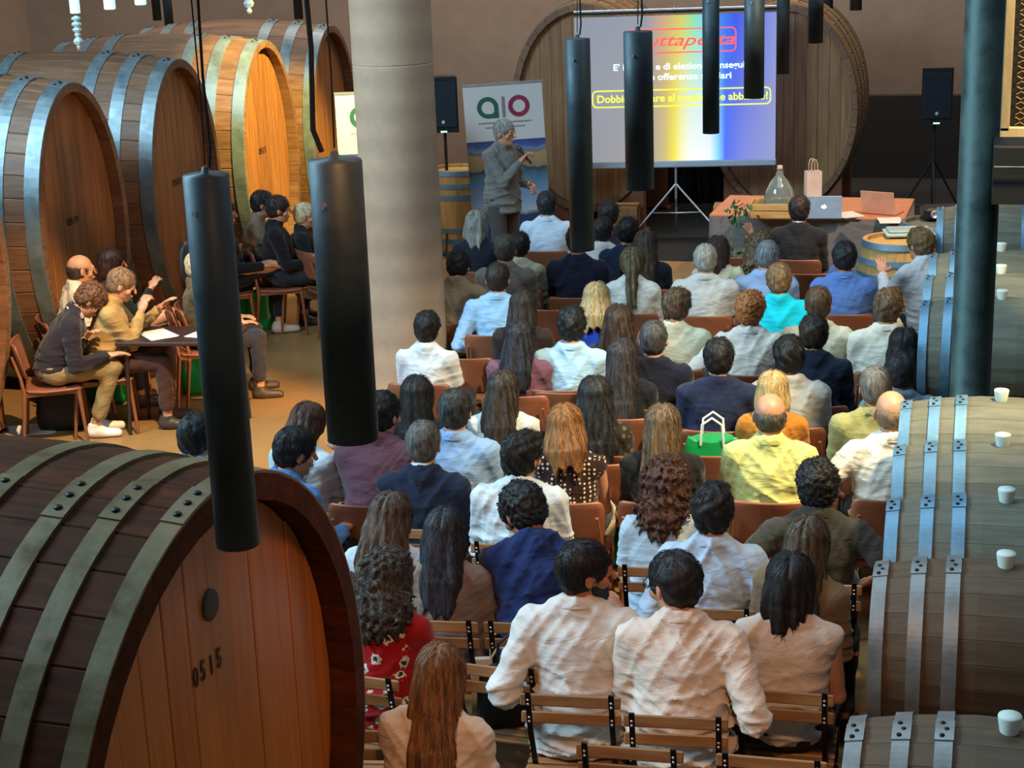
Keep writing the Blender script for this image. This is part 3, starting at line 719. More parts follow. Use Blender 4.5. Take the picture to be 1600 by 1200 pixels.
# ------------------------------------------------------------------ casks
def cask_geo(ry, rz, L, n, endf, th, us, nb, rec, hoops, hw, hs=60, gap=(.012, -.006, .07)):
    """ry, rz are the rim radii; meshes of staves, hoops and head boards"""
    fr = 1/endf
    def g(u): return (1-(1-endf)*(2*u/L)**2)*fr
    S = []
    for i in range(n):
        a0 = 2*PI*i/n; a1 = 2*PI*(i+1)/n; da = (a1-a0)
        V = []
        for u in us:
            gg = g(u)
            for a, dr in ((a0+da*gap[0], gap[1]), (a0+da*gap[2], 0), (a1-da*gap[2], 0), (a1-da*gap[0], gap[1]), (a1-da*gap[0], -th), (a0+da*gap[0], -th)):
                ca, sa = math.cos(a), math.sin(a); k = dr/math.hypot(ry*gg*ca, rz*gg*sa)
                V.append((u, ry*gg*ca*(1+k), rz*gg*sa*(1+k)))
        F = []; m_ = len(us)
        for j in range(m_-1):
            for k in range(6): F.append((j*6+k, j*6+(k+1) % 6, j*6+6+(k+1) % 6, j*6+6+k))
        F += [(5, 4, 3, 2, 1, 0), tuple(range(m_*6-6, m_*6))]
        S.append(MB().add(V, F).mesh('stave'))
    HO = []
    for u in hoops:
        V = []; F = []
        sg = 1 if u >= 0 else -1
        for i in range(hs):
            a = 2*PI*i/hs; ca, sa = math.cos(a), math.sin(a)
            for uu, dr in ((u-hw/2, -.004), (u-hw/2, .008), (u+hw/2, .008), (u+hw/2, -.004)):
                gg = g(uu); k = dr/math.hypot(ry*gg*ca, rz*gg*sa); V.append((uu, ry*gg*ca*(1+k), rz*gg*sa*(1+k)))
        for i in range(hs):
            for k in range(4): F.append((i*4+k, i*4+(k+1) % 4, ((i+1) % hs)*4+(k+1) % 4, ((i+1) % hs)*4+k))
        me = MB().add(V, F, False).mesh('hoop'); HO.append(me)
    B = []; yi, zi = ry-th*.98, rz-th*.98; wb = 2*yi/nb
    for i in range(nb):
        y0 = -yi+wb*i+.0012; y1 = -yi+wb*(i+1)-.0012; ys = [y0+(y1-y0)*t/4 for t in range(5)]
        pr = [(y, zi*math.sqrt(max(0, 1-(y/yi)**2))) for y in ys]; pts = pr+[(y, -z) for y, z in reversed(pr)]
        pts = [p for k, p in enumerate(pts) if k == 0 or math.hypot(p[0]-pts[k-1][0], p[1]-pts[k-1][1]) > 1e-4]
        N_ = len(pts); off = rnd.uniform(-.003, .003); V = []
        cy = (y0+y1)/2
        for x, ins in ((L/2-rec-.04+off, 0), (L/2-rec-.003+off, 0), (L/2-rec+off, .004)):
            for y, z in pts:
                s_ = 1-ins/max(1e-3, (y1-y0)/2); V.append((x, cy+(y-cy)*s_, z))
        F = [tuple(range(N_-1, -1, -1)), tuple(range(2*N_, 3*N_))]
        for l in range(2):
            for k in range(N_): F.append((l*N_+k, l*N_+(k+1) % N_, (l+1)*N_+(k+1) % N_, (l+1)*N_+k))
        B.append(MB().add(V, F).mesh('head_board'))
    return dict(S=S, HO=HO, B=B, g=g, ry=ry, rz=rz, L=L, hoops=hoops, hw=hw)
RIV = MB().lathe([(.013, -.002), (.013, .004), (.008, .008), (0, .009)], 8).mesh('rivet')
RIVS = MB().lathe([(.008, -.002), (.008, .003), (.004, .006), (0, .006)], 6).mesh('rivet')
def cask(name, G, loc, rz, zc, label, group, ms, mh, mb, joint=None, rev=RIV, back=False, cat='barrel'):
    t = thing(name, label, cat, (loc[0], loc[1], 0), rz, group); up = Matrix.Translation((0, 0, zc))
    for me in G['S']: link('stave', me, t, ms).matrix_local = up
    for me in G['B']: link('head_board', me, t, mb).matrix_local = up
    if back:
        fl = Matrix.Rotation(PI, 4, 'Z')
        for me in G['B']: link('head_board', me, t, mb).matrix_local = up @ fl
    for u, me in zip(G['hoops'], G['HO']):
        h = link('hoop', me, t, mh); h.matrix_local = up
        if joint is not None:
            a0 = joint[0]+joint[1]*u; gg = G['g'](u); m = MB(); V = []; da = joint[2]
            for i in range(5):
                a = a0+da*i/4; ca, sa = math.cos(a), math.sin(a)
                for uu, dr in ((u-G['hw']/2-.002, .008), (u-G['hw']/2-.002, .012), (u+G['hw']/2+.002, .012), (u+G['hw']/2+.002, .008)):
                    gq = G['g'](uu); k = dr/math.hypot(G['ry']*gq*ca, G['rz']*gq*sa); V.append((uu, G['ry']*gq*ca*(1+k), G['rz']*gq*sa*(1+k)))
            F = [(0, 1, 2, 3), (19, 18, 17, 16)]
            for i in range(4):
                for k in range(4): F.append((i*4+k, i*4+4+k, i*4+4+(k+1) % 4, i*4+(k+1) % 4))
            m.add(V, F); m.obj('hoop_lap', mh, h)
            for j in range(joint[3]):
                a = a0+da*(j+.6)/(joint[3]+.2); ca, sa = math.cos(a), math.sin(a)
                y, z = G['ry']*gg*ca, G['rz']*gg*sa; nrm = Vector((0, ca/G['ry'], sa/G['rz'])).normalized()
                rv = link('rivet', rev, h, M_RIVET)
                rv.matrix_local = Matrix.Translation(Vector((u+(0 if rev is RIV and G['hw'] < .1 else .012 if j % 2 else -.012)*G['hw']/.1, y, z))+nrm*.011) @ nrm.to_track_quat('Z', 'Y').to_matrix().to_4x4()
    return t
def cradle(x, y, rz, L, G, zc, label, group=None):
    t = thing('cask_cradle', label, 'cradle', (x, y, 0), rz, group); h = .05; W_ = G['ry']
    for sx_ in (-L*.42, L*.42):
        g = G['g'](abs(sx_)-.08); zs = lambda yy: zc-G['rz']*g*math.sqrt(max(0, 1-(yy/(G['ry']*g))**2))-.004
        MB().box((sx_, 0, h*.5-.0), (.16, W_*1.7, min(h, zs(0))), bev=.004).obj('beam', M_CLEG, t)
        for s in (-1, 1):
            m = MB(); ys = [W_*.25, W_*.45, W_*.65, W_*.8]; V = []; F = []
            for xx in (sx_-.08, sx_+.08):
                V += [(xx, s*yy, .02) for yy in ys]+[(xx, s*yy, zs(yy)) for yy in ys]
            for k in range(3): F += [(k, k+1, 5+k, 4+k), (8+k, 12+k, 13+k, 9+k), (4+k, 5+k, 13+k, 12+k), (k, 8+k, 9+k, k+1)]
            F += [(0, 4, 12, 8), (3, 11, 15, 7)]
            m.add(V, F); m.obj('wedge', M_CLEG, t)
    return t
US = lambda L, n: [-L/2+L*i/(n-1) for i in range(n)]
LB = 2.3
G1 = cask_geo(.70, 1.20, LB, 40, .93, .065, US(LB, 8), 11, .10, [LB/2-.066, LB/2-.37, LB/2-.68, -LB/2+.68, -LB/2+.37, -LB/2+.066], .125, 96, (.008, -.004, .05))
XF = -7.1
ROWL = [(10.2, 'large oval oak cask nearest the left edge, mostly out of frame'), (12.1, 'large oval oak cask behind the seated group at far left'),
        (14.0, 'second large oval cask with a chrome tap low on its head'), (15.95, 'large oval cask with brightly lit yellow head'),
        (17.8, 'farthest large oval cask, beside the concrete column')]
for i, (Y, lab) in enumerate(ROWL):
    t = cask('oval_cask', G1, (XF-LB/2, Y), 0, 1.335, lab, 'oval casks lined up on the left', M_STAVE, M_HOOP, M_HEAD, joint=(PI/2-.02, .05, .16, 3))
    cradle(XF-LB/2, Y, 0, LB, G1, 1.335, 'low timber cradle under the ' + ['cask at the left edge', 'cask behind the seated left group', 'second cask, the one with the tap', 'yellow lit cask', 'farthest cask by the column'][i], 'cradles under the left casks')
    if i in (1, 2, 3):
        s_ = link('stencil', text_mesh('0519' if i == 1 else '0507' if i == 2 else '0513', .09, .001), t, plain('stencil_ink', (40, 22, 14)))
        s_.location = (LB/2-.094, -.05, 1.42); s_.rotation_euler = (PI/2, 0, PI/2)
    if i in (2, 3):
        mt = MB(); mt.tube([(0, 0, 0), (.10, 0, 0), (.13, 0, -.03), (.14, 0, -.14)], .022, 10); mt.tube([(.07, 0, 0), (.07, 0, .07)], .012, 8); mt.tube([(.07, -.05, .075), (.07, .05, .075)], .011, 8)
        mt.lathe([(.045, -.01), (.045, .012), (.03, .02), (0, .02)], 16); o = mt.obj('tap', M_CHROME, t); o.location = (LB/2-.10, 0, .62)
        d = MB().lathe([(.19, 0), (.19, .02), (.165, .03), (0, .03)], 28); d.xf(Matrix.Diagonal((1.25, .85, 1, 1))).xf(Matrix.Rotation(PI/2, 4, 'Y')); o = d.obj('hatch', M_HOOP if i == 2 else M_HEAD, t); o.location = (LB/2-.10, 0, .62)
# near cask
LN = 2.6
GN = cask_geo(1.05, 1.05, LN, 44, .93, .085, US(LN, 11), 13, .10, [LN/2-.034, LN/2-.21, LN/2-.375, LN/2-.60, 0, -LN/2+.60, -LN/2+.375, -LN/2+.21, -LN/2+.034], .066, 96, (.005, -.003, .035))
NX, NY = -2.13, 4.2
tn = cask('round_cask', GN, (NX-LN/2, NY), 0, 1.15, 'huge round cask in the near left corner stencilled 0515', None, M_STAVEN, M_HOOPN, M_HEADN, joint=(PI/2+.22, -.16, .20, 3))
cradle(NX-LN/2, NY, 0, LN, GN, 1.15, 'low timber cradle under the huge near cask')
def onface(px, py, X):
    d = ray(px, py); P = np.array([0, 0, CAMH])+d*(X/d[0]); return P
P = onface(325, 945, NX-.10); o = MB().lathe([(.05, -.005), (.05, .008), (.046, .012), (0, .012)], 28).xf(Matrix.Rotation(PI/2, 4, 'Y')).obj('plug', plain('plug_grey', (70, 66, 62), .7), tn)
o.location = (LN/2-.097, P[1]-NY, P[2])
for ch, px, py in (('0', 304, 1060), ('5', 315, 1049), ('1', 328, 1040), ('5', 340, 1029)):
    P = onface(px, py, NX-.10)
    s_ = link('stencil', text_mesh(ch, .082, .001, bold=.0015), tn, plain('stencil_ink', (40, 22, 14))); s_.location = (LN/2-.094, P[1]-NY, P[2]); s_.rotation_euler = (PI/2, 0, PI/2); s_.scale = (.8, 1.1, 1)
# casks by the back wall
LW = 1.7
GW = cask_geo(.86, 1.20, LW, 36, .95, .07, US(LW, 7), 12, .10, [LW/2-.08, LW/2-.37, LW/2-.66, -LW/2+.66, -LW/2+.37, -LW/2+.08], .12)
for px, lab, cl in ((911, 'oval cask against the back wall, left of the screen', 'left'), (1222, 'oval cask against the back wall, right of the screen', 'right')):
    P = atd(px, 172, 19.3)
    cask('back_cask', GW, (P[0], P[1]+LW/2), -PI/2, P[2], lab, 'casks against the back wall', M_STAVE, M_HOOPN, M_HEADW)
    cradle(P[0], P[1]+LW/2, -PI/2, LW, GW, P[2], 'timber cradle under the %s cask at the back wall' % cl, 'cradles at the back wall')
# ------------------------------------------------------------------ barriques
GB = cask_geo(.295, .295, .95, 24, .85, .03, US(.95, 6), 7, .035, [.448, .31, .185, -.185, -.31, -.448], .052, 96, (.003, -.0012, .03))
BUNG = MB().lathe([(.026, -.02), (.036, .045), (.034, .050), (0, .048)], 20).mesh('bung')
def barrique(x, y, zc, rz, label, group, ms=M_BARR, mh=M_HOOPB, bung=True):
    t = cask('barrique', GB, (x, y), rz, zc, label, group, ms, mh, ms, joint=(PI/2-.05, 0, .30, 3), rev=RIVS, back=True)
    if bung:
        b = link('bung', BUNG, t, M_SIL); b.location = (0, 0, zc+.347)
    return t
BY = [(4.67, 'nearest barrel in the bottom right corner'), (5.96, 'barrel second from the bottom right corner'), (6.66, 'third stacked barrel counted from the bottom right'),
      (7.38, 'fourth stacked barrel counted from the bottom right'), (8.08, 'stacked barrel just in front of the steel post'), (10.21, 'stacked barrel just behind the steel post'),
      (10.92, 'second stacked barrel behind the steel post'), (11.62, 'third stacked barrel behind the steel post'), (13.4, 'farthest stacked barrel at the right edge')]
XB = -.33+.475
for i, (Y, lab) in enumerate(BY):
    barrique(XB+rnd.uniform(-.01, .01), Y, 1.075, rnd.uniform(-.02, .02), lab+', top layer', 'small oak barrels on the racks', M_BARRN if i < 2 else M_BARR, M_HOOPG if i < 2 else M_HOOPB)
    if i not in (8,): barrique(XB, Y, .352, 0, 'lower barrel under the '+lab, 'lower small oak barrels', bung=False)
for j, (ya, yb, lab) in enumerate(((4.2, 8.5, 'near wooden rack carrying the upper small barrels'), (9.75, 13.8, 'far wooden rack carrying the upper small barrels'))):
    t = thing('barrel_rack', lab, 'rack', (XB, (ya+yb)/2, 0), 0, 'barrel racks')
    for sx_ in (-.23, .23):
        MB().box((sx_, 0, .716), (.07, yb-ya, .045), bev=.005).obj('rail', M_CLEG, t)
        for k in range(2): MB().box((sx_, (-1, 1)[k]*((yb-ya)/2-.02), .346), (.07, .05, .69)).obj('post', M_CLEG, t)
# steel post
sp = atd(1518, 615, 9.0); sp2 = atd(1527, 0, 8.6)
m = MB().lathe([(.16, 0), (.16, .02), (.108, .021), (.108, 7)], 32); o = m.obj('steel_post', M_STEEL); o.location = (sp[0]-.01, sp[1]+.12, 0)
tag(o, 'round dark steel post rising behind the small barrels', 'post', None, 'structure')
# ------------------------------------------------------------------ hanging tube lamps
def pendant(px, pyb, H_, long, label, kinked=False, bot=None):
    P = onz(px, pyb, (2.17 if long else 2.65)) if bot is None else aty(px, pyb, bot); Lt = 1.02 if long else .65
    t = thing('tube_lamp', label, 'lamp', (P[0], P[1], P[2]), 0, 'hanging black tube lamps')
    m = MB(); r = .060; m.lathe([(r-.004, .015), (r, 0), (r, Lt), (r-.006, Lt+.003)], 32); m.obj('tube', M_TUBE, t)
    m = MB().lathe([(r-.006, .012), (0, .012)], 24); m.obj('diffuser', plain('lamp_diffuser', (60, 60, 58), .4), t)
    m = MB().lathe([(.0585, Lt-.004), (.0585, Lt+.003), (.012, Lt+.006), (.008, Lt+.022), (0, Lt+.024)], 24); m.obj('top_cap', M_TUBE, t)
    m = MB(); m.tube([(0, 0, Lt+.03), (.004, 0, Lt+.2), (-.002, 0, Lt+1.2), (0, 0, Lt+3.2)], .0022, 5); m.obj('wire', M_CABLE, t)
    m = MB(); dx = -.03 if kinked else .012
    m.tube([(dx, 0, Lt+.02), (dx*1.6, 0, Lt+.07), (dx*1.3, .0, Lt+.25), (dx*1.9, .01, Lt+.7), (dx, 0, Lt+1.5), (dx*.4, 0, Lt+3.2)], .0065 if kinked else .004, 8); m.obj('cable', M_CABLE, t)
    m = MB().tube([(r-.002, -.002, Lt-.09), (r+.008, -.003, Lt-.09)], .007, 8); o = m.obj('screw', M_ALU, t); o.rotation_euler = (0, 0, -PI/2-.1)
    return t
for px, py, lg, lab, kk in ((372, 850, 1, 'long black tube lamp hanging before the huge near cask', 0), (552, 685, 0, 'wide short black tube lamp hanging left of the concrete column', 1),
        (910, 390, 1, 'long black tube lamp hanging over the left edge of the screen', 0), (1000, 295, 0, 'short black tube lamp hanging before the left half of the screen', 0),
        (1111, 208, 1, 'slim tube lamp hanging before the middle of the screen', 0), (1178, 153, 0, 'tube lamp hanging before the right part of the screen', 0),
        (1223, 115, 1, 'slim tube lamp hanging at the right edge of the screen', 0), (1274, 67, 0, 'tube lamp hanging before the right wall cask', 0),
        (1293, 50, 1, 'very slim far tube lamp right of the screen', 0), (1337, 16, 0, 'tube lamp whose tip just enters above the speaker side', 0),
        (267, 66, 1, 'slim tube lamp hanging over the third left cask', 0), (246, 32, 1, 'slimmest far tube lamp over the third left cask', 0), (467, 30, 1, 'far slim tube lamp over the farthest left cask', 0)):
    if px in (1293, 246, 467, 1223): pendant(px, py, 0, lg, lab, kk, bot={1293: 20.5, 246: 21.5, 467: 21.0, 1223: 16.0}[px])
    else: pendant(px, py, 0, lg, lab, kk)
# crystal ornaments at top left
M_GLASS = emis('lit_crystal', (196, 240, 240), .85)
M_CRY, N_, L_, b_ = base_mat('crystal'); b_.inputs['Base Color'].default_value = (.72, .9, .92, 1); b_.inputs['Roughness'].default_value = .12; b_.inputs['Metallic'].default_value = .35
for k, (px, pyt, pyb, full) in enumerate(((124, 20, 78, 1), (172, -20, 15, 0), (220, -22, 8, 0), (390, -20, 22, 2))):
    P = aty(px, pyb, 11.0 if full != 2 else 15.0)
    t = thing('crystal_pendant', ['lit crystal drop hanging with glass beads at top left', 'lit crystal bar tip left of two, at top edge', 'lit crystal bar tip right of two, at top edge', 'small beaded crystal drop at top edge over casks'][k], 'lamp', tuple(P), 0, 'hanging crystal drops')
    if full == 1:
        for (z, rr, hh) in ((.03, .020, .03), (.085, .045, .05), (.15, .03, .03), (.20, .042, .035), (.255, .046, .035), (.31, .044, .03)):
            MB().lathe([(.004, -hh), (rr*.75, -hh*.5), (rr, 0), (rr*.75, hh*.5), (.004, hh)], 8, smooth=False).obj('bead', M_CRY, t).location = (0, 0, z)
        MB().box((0, 0, .62), (.075, .05, .52), bev=.006).obj('glass_bar', M_GLASS, t)
    elif full == 0: MB().box((0, 0, .3), (.072, .05, .6), bev=.006).obj('glass_bar', M_GLASS, t)
    else:
        for z, rr in ((.03, .03), (.10, .055), (.19, .04)): MB().lathe([(.004, -rr), (rr*.75, -rr*.5), (rr, 0), (rr*.75, rr*.5), (.004, rr)], 8, smooth=False).obj('bead', M_CRY, t).location = (0, 0, z)
    MB().tube([(0, 0, .3), (0, 0, 3)], .002, 5).obj('wire', M_CABLE, t)
    if full == 1: t.scale = (.85, .85, .72)
# mesh guard and platform at top right
P = aty(1562, 214, 8.6)
t = thing('mesh_guard', 'beige framed expanded-metal mesh guard at the top right corner', 'railing', tuple(P))
MF = wood('guard_frame_wood', (138, 118, 84), (166, 144, 108), (4, 4, 1))
MB().box((.75, 0, .025), (1.5, .05, .05), bev=.004).obj('frame_rail', MF, t); MB().box((.022, 0, .36), (.044, .05, .66), bev=.004).obj('frame_post', MF, t); MB().box((.022, 0, 1.15), (.03, .05, .88), bev=.004).obj('frame_post', MF, t)
m = MB()
for i in range(60):
    z0 = .06+i*.025
    pts = [(.07+j*.022, 0, z0+(.0125 if (j+i) % 2 else 0)) for j in range(16)]
    m.tube(pts, .0022, 3, False, False)
o = m.obj('mesh', plain('mesh_brass', (170, 130, 76), .5, .4), t); o['kind'] = 'stuff'
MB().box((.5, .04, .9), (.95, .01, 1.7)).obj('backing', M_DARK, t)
t = thing('platform_edge', 'black steel platform edge under the mesh guard', 'platform', (P[0], P[1], P[2]-.02))
MB().box((.75, .3, -.16), (1.55, .8, .28)).obj('fascia', M_BLACK, t); MB().tube([(-.02, -.13, -.11), (1.5, -.13, -.11)], .006, 6).obj('rail', M_STEEL, t)
# ------------------------------------------------------------------ projection screen
Pa = atd(897, 28, 18.7); Pb = atd(1213, 34, 18.5); Pc = atd(925, 264, 18.7)
W = float(np.linalg.norm(Pb-Pa)); Hs = float(Pa[2]-Pc[2]); sc_yaw = math.atan2(Pb[1]-Pa[1], Pb[0]-Pa[0])
t = thing('projection_screen', 'white tripod projection screen showing the colourful slide', 'screen', (float(Pa[0]+Pb[0])/2, float(Pa[1]+Pb[1])/2, 0), sc_yaw)
zt = float(Pa[2]); zb = zt-Hs; zm = (zt+zb)/2
ms, N, L, b = base_mat('projected_slide'); tcn = N.new('ShaderNodeTexCoord'); sx_ = N.new('ShaderNodeSeparateXYZ'); L.new(tcn.outputs['Object'], sx_.inputs[0])
mx = N.new('ShaderNodeMapRange'); mx.inputs[1].default_value = -W/2; mx.inputs[2].default_value = W/2; L.new(sx_.outputs[0], mx.inputs[0])
mz = N.new('ShaderNodeMapRange'); mz.inputs[1].default_value = -Hs/2; mz.inputs[2].default_value = Hs/2; L.new(sx_.outputs[2], mz.inputs[0])
def cramp(stops):
    r = N.new('ShaderNodeValToRGB'); e = r.color_ramp.elements
    while len(e) > 1: e.remove(e[-1])
    e[0].position = stops[0][0]; e[0].color = lin(stops[0][1])+(1,)
    for p_, c_ in stops[1:]:
        q = e.new(p_); q.color = lin(c_)+(1,)
    L.new(mx.outputs[0], r.inputs[0]); return r.outputs[0]
top_ = cramp([(0, (140, 146, 160)), (.36, (150, 152, 165)), (.44, (205, 165, 130)), (.53, (215, 205, 90)), (.58, (150, 225, 150)), (.64, (110, 220, 235)), (.72, (60, 130, 245)), (.80, (45, 85, 235)), (.9, (95, 115, 225)), (1, (140, 150, 215))])
bot_ = cramp([(0, (150, 152, 162)), (.36, (162, 160, 158)), (.45, (215, 195, 120)), (.49, (250, 235, 60)), (.53, (255, 255, 190)), (.57, (255, 255, 255)), (.67, (250, 255, 255)), (.71, (150, 230, 255)), (.75, (80, 110, 250)), (.84, (130, 140, 225)), (1, (150, 158, 205))])
col = mix(N, L, mz.outputs[0], bot_, top_); L.new(col, b.inputs['Emission Color']); b.inputs['Emission Strength'].default_value = .92; b.inputs['Base Color'].default_value = (.05, .05, .05, 1); b.inputs['Roughness'].default_value = .9
o = MB().box((0, 0, 0), (W, .008, Hs)).obj('slide', ms, t); o.location = (0, 0, zm)
MB().box((0, 0, zt+.035), (W*1.01, .03, .022)).obj('top_bar', M_BLACK, t); MB().tube([(-W/2, 0, zt+.06), (W/2, 0, zt+.06)], .018, 10).obj('top_rod', M_ALU, t)
MB().box((0, 0, zb-.035), (W*1.01, .06, .075), bev=.012).obj('case', plain('screen_case', (190, 200, 215), .4), t)
MB().tube([(0, .03, .45), (0, .03, zt+.10)], .016, 10).obj('pole', M_ALU, t)
for a in (PI*1.15, PI*1.85, PI*.5):
    MB().tube([(0, .03, .62), (math.cos(a)*.62, .03+math.sin(a)*.5, .015)], .014, 8).obj('leg', M_ALU, t); MB().tube([(0, .03, .28), (math.cos(a)*.32, .03+math.sin(a)*.27, .31)], .009, 6).obj('brace', M_ALU, t)
def slide_xy(px, py): return ((px-1050)/325*W, (150-py)/241*Hs)
RED = emis('slide_red', (255, 90, 80), .95); CYW = emis('slide_white', (225, 255, 255), 1.0); YEL = emis('slide_yellow', (232, 250, 60), 1.0)
def stext(s, px, py, hpx, mat_, shear=0, wpx=None):
    me = text_mesh(s, hpx/241*Hs*1.35, .0005, shear, .002); x, z = slide_xy(px, py); o = link('slide_lettering', me, t, mat_); o.location = (x, -.006, zm+z); o.rotation_euler = (PI/2, 0, 0)
    if wpx:
        xs = [v.co.x for v in me.vertices]; o.scale = (wpx/325*W/(max(xs)-min(xs)), 1, 1)
def sframe(px0, py0, px1, py1, w_, mat_):
    x0, z0 = slide_xy(px0, py1); x1, z1 = slide_xy(px1, py0); r = .05; pts = []
    for cx, cz, a0 in ((x1-r, z1-r, 0), (x0+r, z1-r, PI/2), (x0+r, z0+r, PI), (x1-r, z0+r, 1.5*PI)):
        for k in range(5): pts.append((cx+r*math.cos(a0+k*PI/8), -.007, zm+cz+r*math.sin(a0+k*PI/8)))
    pts.append(pts[0]); MB().tube(pts, w_, 6, False).obj('slide_frame', mat_, t)
stext('Tuttaperta', 1062, 71, 20, RED, .35, 160); sframe(972, 52, 1148, 90, .008, RED)
stext("E' il nome e di elezione consegui", 1056, 113, 11, CYW, 0, 212); stext('e offerenze similari', 1075, 130, 11, CYW, 0, 132)
stext('Dobbiamo dare al meglio che abbiamo!', 1061, 165, 13, YEL, 0, 277); sframe(915, 151, 1204, 178, .008, YEL)
# ------------------------------------------------------------------ banners
def banner(px0, py0, px1, z, lab, roll):
    A = atd(px0, py0, z); B = atd(px1, py0, z); Wb = .85; H_ = float(A[2])-.06
    t = thing('roller_banner', lab, 'banner', (float(A[0])+Wb/2*math.cos(.1), float(A[1]), 0), math.atan2(B[1]-A[1], B[0]-A[0]), 'roller banners')
    mm, N, L, b = base_mat('banner_print'); tc = N.new('ShaderNodeTexCoord'); s = N.new('ShaderNodeSeparateXYZ'); L.new(tc.outputs['Object'], s.inputs[0])
    nz = noise(N, L, tc.outputs['Object'], 4, 5); ad = N.new('ShaderNodeMath'); ad.operation = 'MULTIPLY_ADD'; ad.inputs[1].default_value = .10; L.new(nz, ad.inputs[0])
    mr = N.new('ShaderNodeMapRange'); mr.inputs[1].default_value = 0; mr.inputs[2].default_value = H_; L.new(s.outputs[2], mr.inputs[0]); L.new(mr.outputs[0], ad.inputs[2])
    r = N.new('ShaderNodeValToRGB'); e = r.color_ramp.elements; e[0].color = lin((18, 40, 90))+(1,); e[1].position = .25; e[1].color = lin((20, 50, 105))+(1,)
    for p_, c_ in ((.33, (20, 40, 60)), (.36, (150, 160, 175)), (.44, (110, 135, 165)), (.56, (60, 100, 120)), (.60, (40, 50, 45)), (.605, (132, 112, 84)), (.68, (160, 130, 90)), (.70, (80, 90, 100)), (.705, (110, 130, 150)), (.73, (60, 80, 140)), (.76, (50, 60, 120))):
        q = e.new(p_); q.color = lin(c_)+(1,)
    L.new(ad.outputs[0], r.inputs[0])
    gt = N.new('ShaderNodeMath'); gt.operation = 'GREATER_THAN'; gt.inputs[1].default_value = .715; L.new(mr.outputs[0], gt.inputs[0])
    L.new(mix(N, L, gt.outputs[0], r.outputs[0], lin((196, 192, 188))), b.inputs['Base Color']); b.inputs['Roughness'].default_value = .6
    MB().box((0, 0, H_/2+.06), (Wb, .006, H_)).obj('print', mm, t)
    MB().box((0, 0, H_+.07), (Wb*1.01, .02, .025)).obj('top_bar', M_ALU, t); MB().box((0, 0, .045), (Wb*1.03, .18, .09), bev=.02).obj('base', M_ALU, t); MB().tube([(0, .03, .08), (0, .03, H_+.05)], .01, 8).obj('pole', M_ALU, t)
    zl = H_+.06-.235; G_ = plain('logo_green', (30, 84, 66)); Rr = plain('logo_red', (136, 26, 60)); Gy = plain('logo_grey', (120, 118, 118))
    def ring(cx, R_, r_, m_, square, nm):
        V = []; F = []; n = 40
        for i in range(n):
            a = 2*PI*i/n; ca, sa = math.cos(a), math.sin(a); Ro = R_
            if square and ca > 0 and sa < 0: Ro = min(R_/max(abs(ca), 1e-3), R_/max(abs(sa), 1e-3))
            ri = r_
            if square and ca > 0 and sa < 0: ri = min(r_/max(abs(ca), 1e-3), r_/max(abs(sa), 1e-3), r_*1.2)
            for rr in (Ro, ri):
                for y in (-.004, -.007): V.append((cx+rr*ca, y, zl+rr*sa))
        for i in range(n):
            j = (i+1) % n; F += [(i*4, i*4+1, j*4+1, j*4), (i*4+1, i*4+3, j*4+3, j*4+1), (i*4+3, i*4+2, j*4+2, j*4+3)]
        MB().add(V, F).obj(nm, m_, t)
    ring(-.17, .115, .068, G_, True, 'logo_letter'); ring(.165, .115, .068, Rr, False, 'logo_letter')
    MB().box((0, -.005, zl), (.035, .003, .22)).obj('logo_bar', Gy, t)
    for zz, ww in ((zl-.165, .56), (zl-.215, .42)):
        m = MB(); x = -ww/2
        while x < ww/2: q = rnd.uniform(.012, .03); m.box((x+q/2, -.0055, zz), (q, .003, .014)); x += q+.006
        m.obj('small_print', Gy, t)
    t.rotation_euler[1] = roll; return t
banner(735, 132, 855, 17.9, 'standing roller banner with green and red round letters behind the speaker', -.035)
banner(527, 146, 640, 17.0, 'same roller banner half hidden behind the concrete column', 0.0)
# ------------------------------------------------------------------ loudspeakers on stands
def loudspeaker(pxc, pyc, z, rz, tilt, lab, lab2, legs_=True):
    P = atd(pxc, pyc, z); t = thing('loudspeaker', lab, 'speaker', (float(P[0]), float(P[1]), float(P[2])-.31), rz, 'black loudspeakers')
    V = [(-.17, -.15, 0), (.17, -.15, 0), (.11, .17, .03), (-.11, .17, .03), (-.17, -.15, .62), (.17, -.15, .62), (.11, .17, .59), (-.11, .17, .59)]
    MB().add(V, [(3, 2, 1, 0), (4, 5, 6, 7), (0, 1, 5, 4), (1, 2, 6, 5), (2, 3, 7, 6), (3, 0, 4, 7)]).obj('cabinet', M_BLACK, t)
    MB().box((0, -.157, .32), (.31, .014, .52), bev=.006).obj('grille', plain('grille_dark', (26, 38, 50), .6, .3), t); MB().lathe([(.02, 0), (.02, .004), (0, .004)], 14).xf(Matrix.Rotation(PI/2, 4, 'X')).obj('badge', plain('badge', (200, 205, 210), .4), t).location = (0, -.165, .12)
    MB().box((0, -.152, .012), (.07, .01, .016)).obj('power_light', emis('power_led', (170, 255, 230), 1.5), t)
    t.rotation_euler[0] = tilt
    s = thing('speaker_stand', lab2, 'stand', (float(P[0]), float(P[1]), 0), rz, 'black tripod speaker stands'); h = float(P[2])-.31
    MB().tube([(0, 0, .12), (0, 0, h-.01)], .018, 10).obj('pole', M_BLACK, s); MB().lathe([(.03, 0), (.03, .06)], 12).obj('collar', M_BLACK, s).location = (0, 0, .82)
    for k in range(3):
        a = k*2*PI/3+.5; MB().tube([(0, 0, .84), (.52*math.cos(a), .52*math.sin(a), .012)], .012, 8).obj('leg', M_BLACK, s); MB().tube([(0, 0, .3), (.34*math.cos(a), .34*math.sin(a), .30)], .008, 6).obj('brace', M_BLACK, s)
loudspeaker(693, 160, 18.6, .25, .06, 'black loudspeaker on a tripod beside the concrete column', 'black tripod stand beside the concrete column')
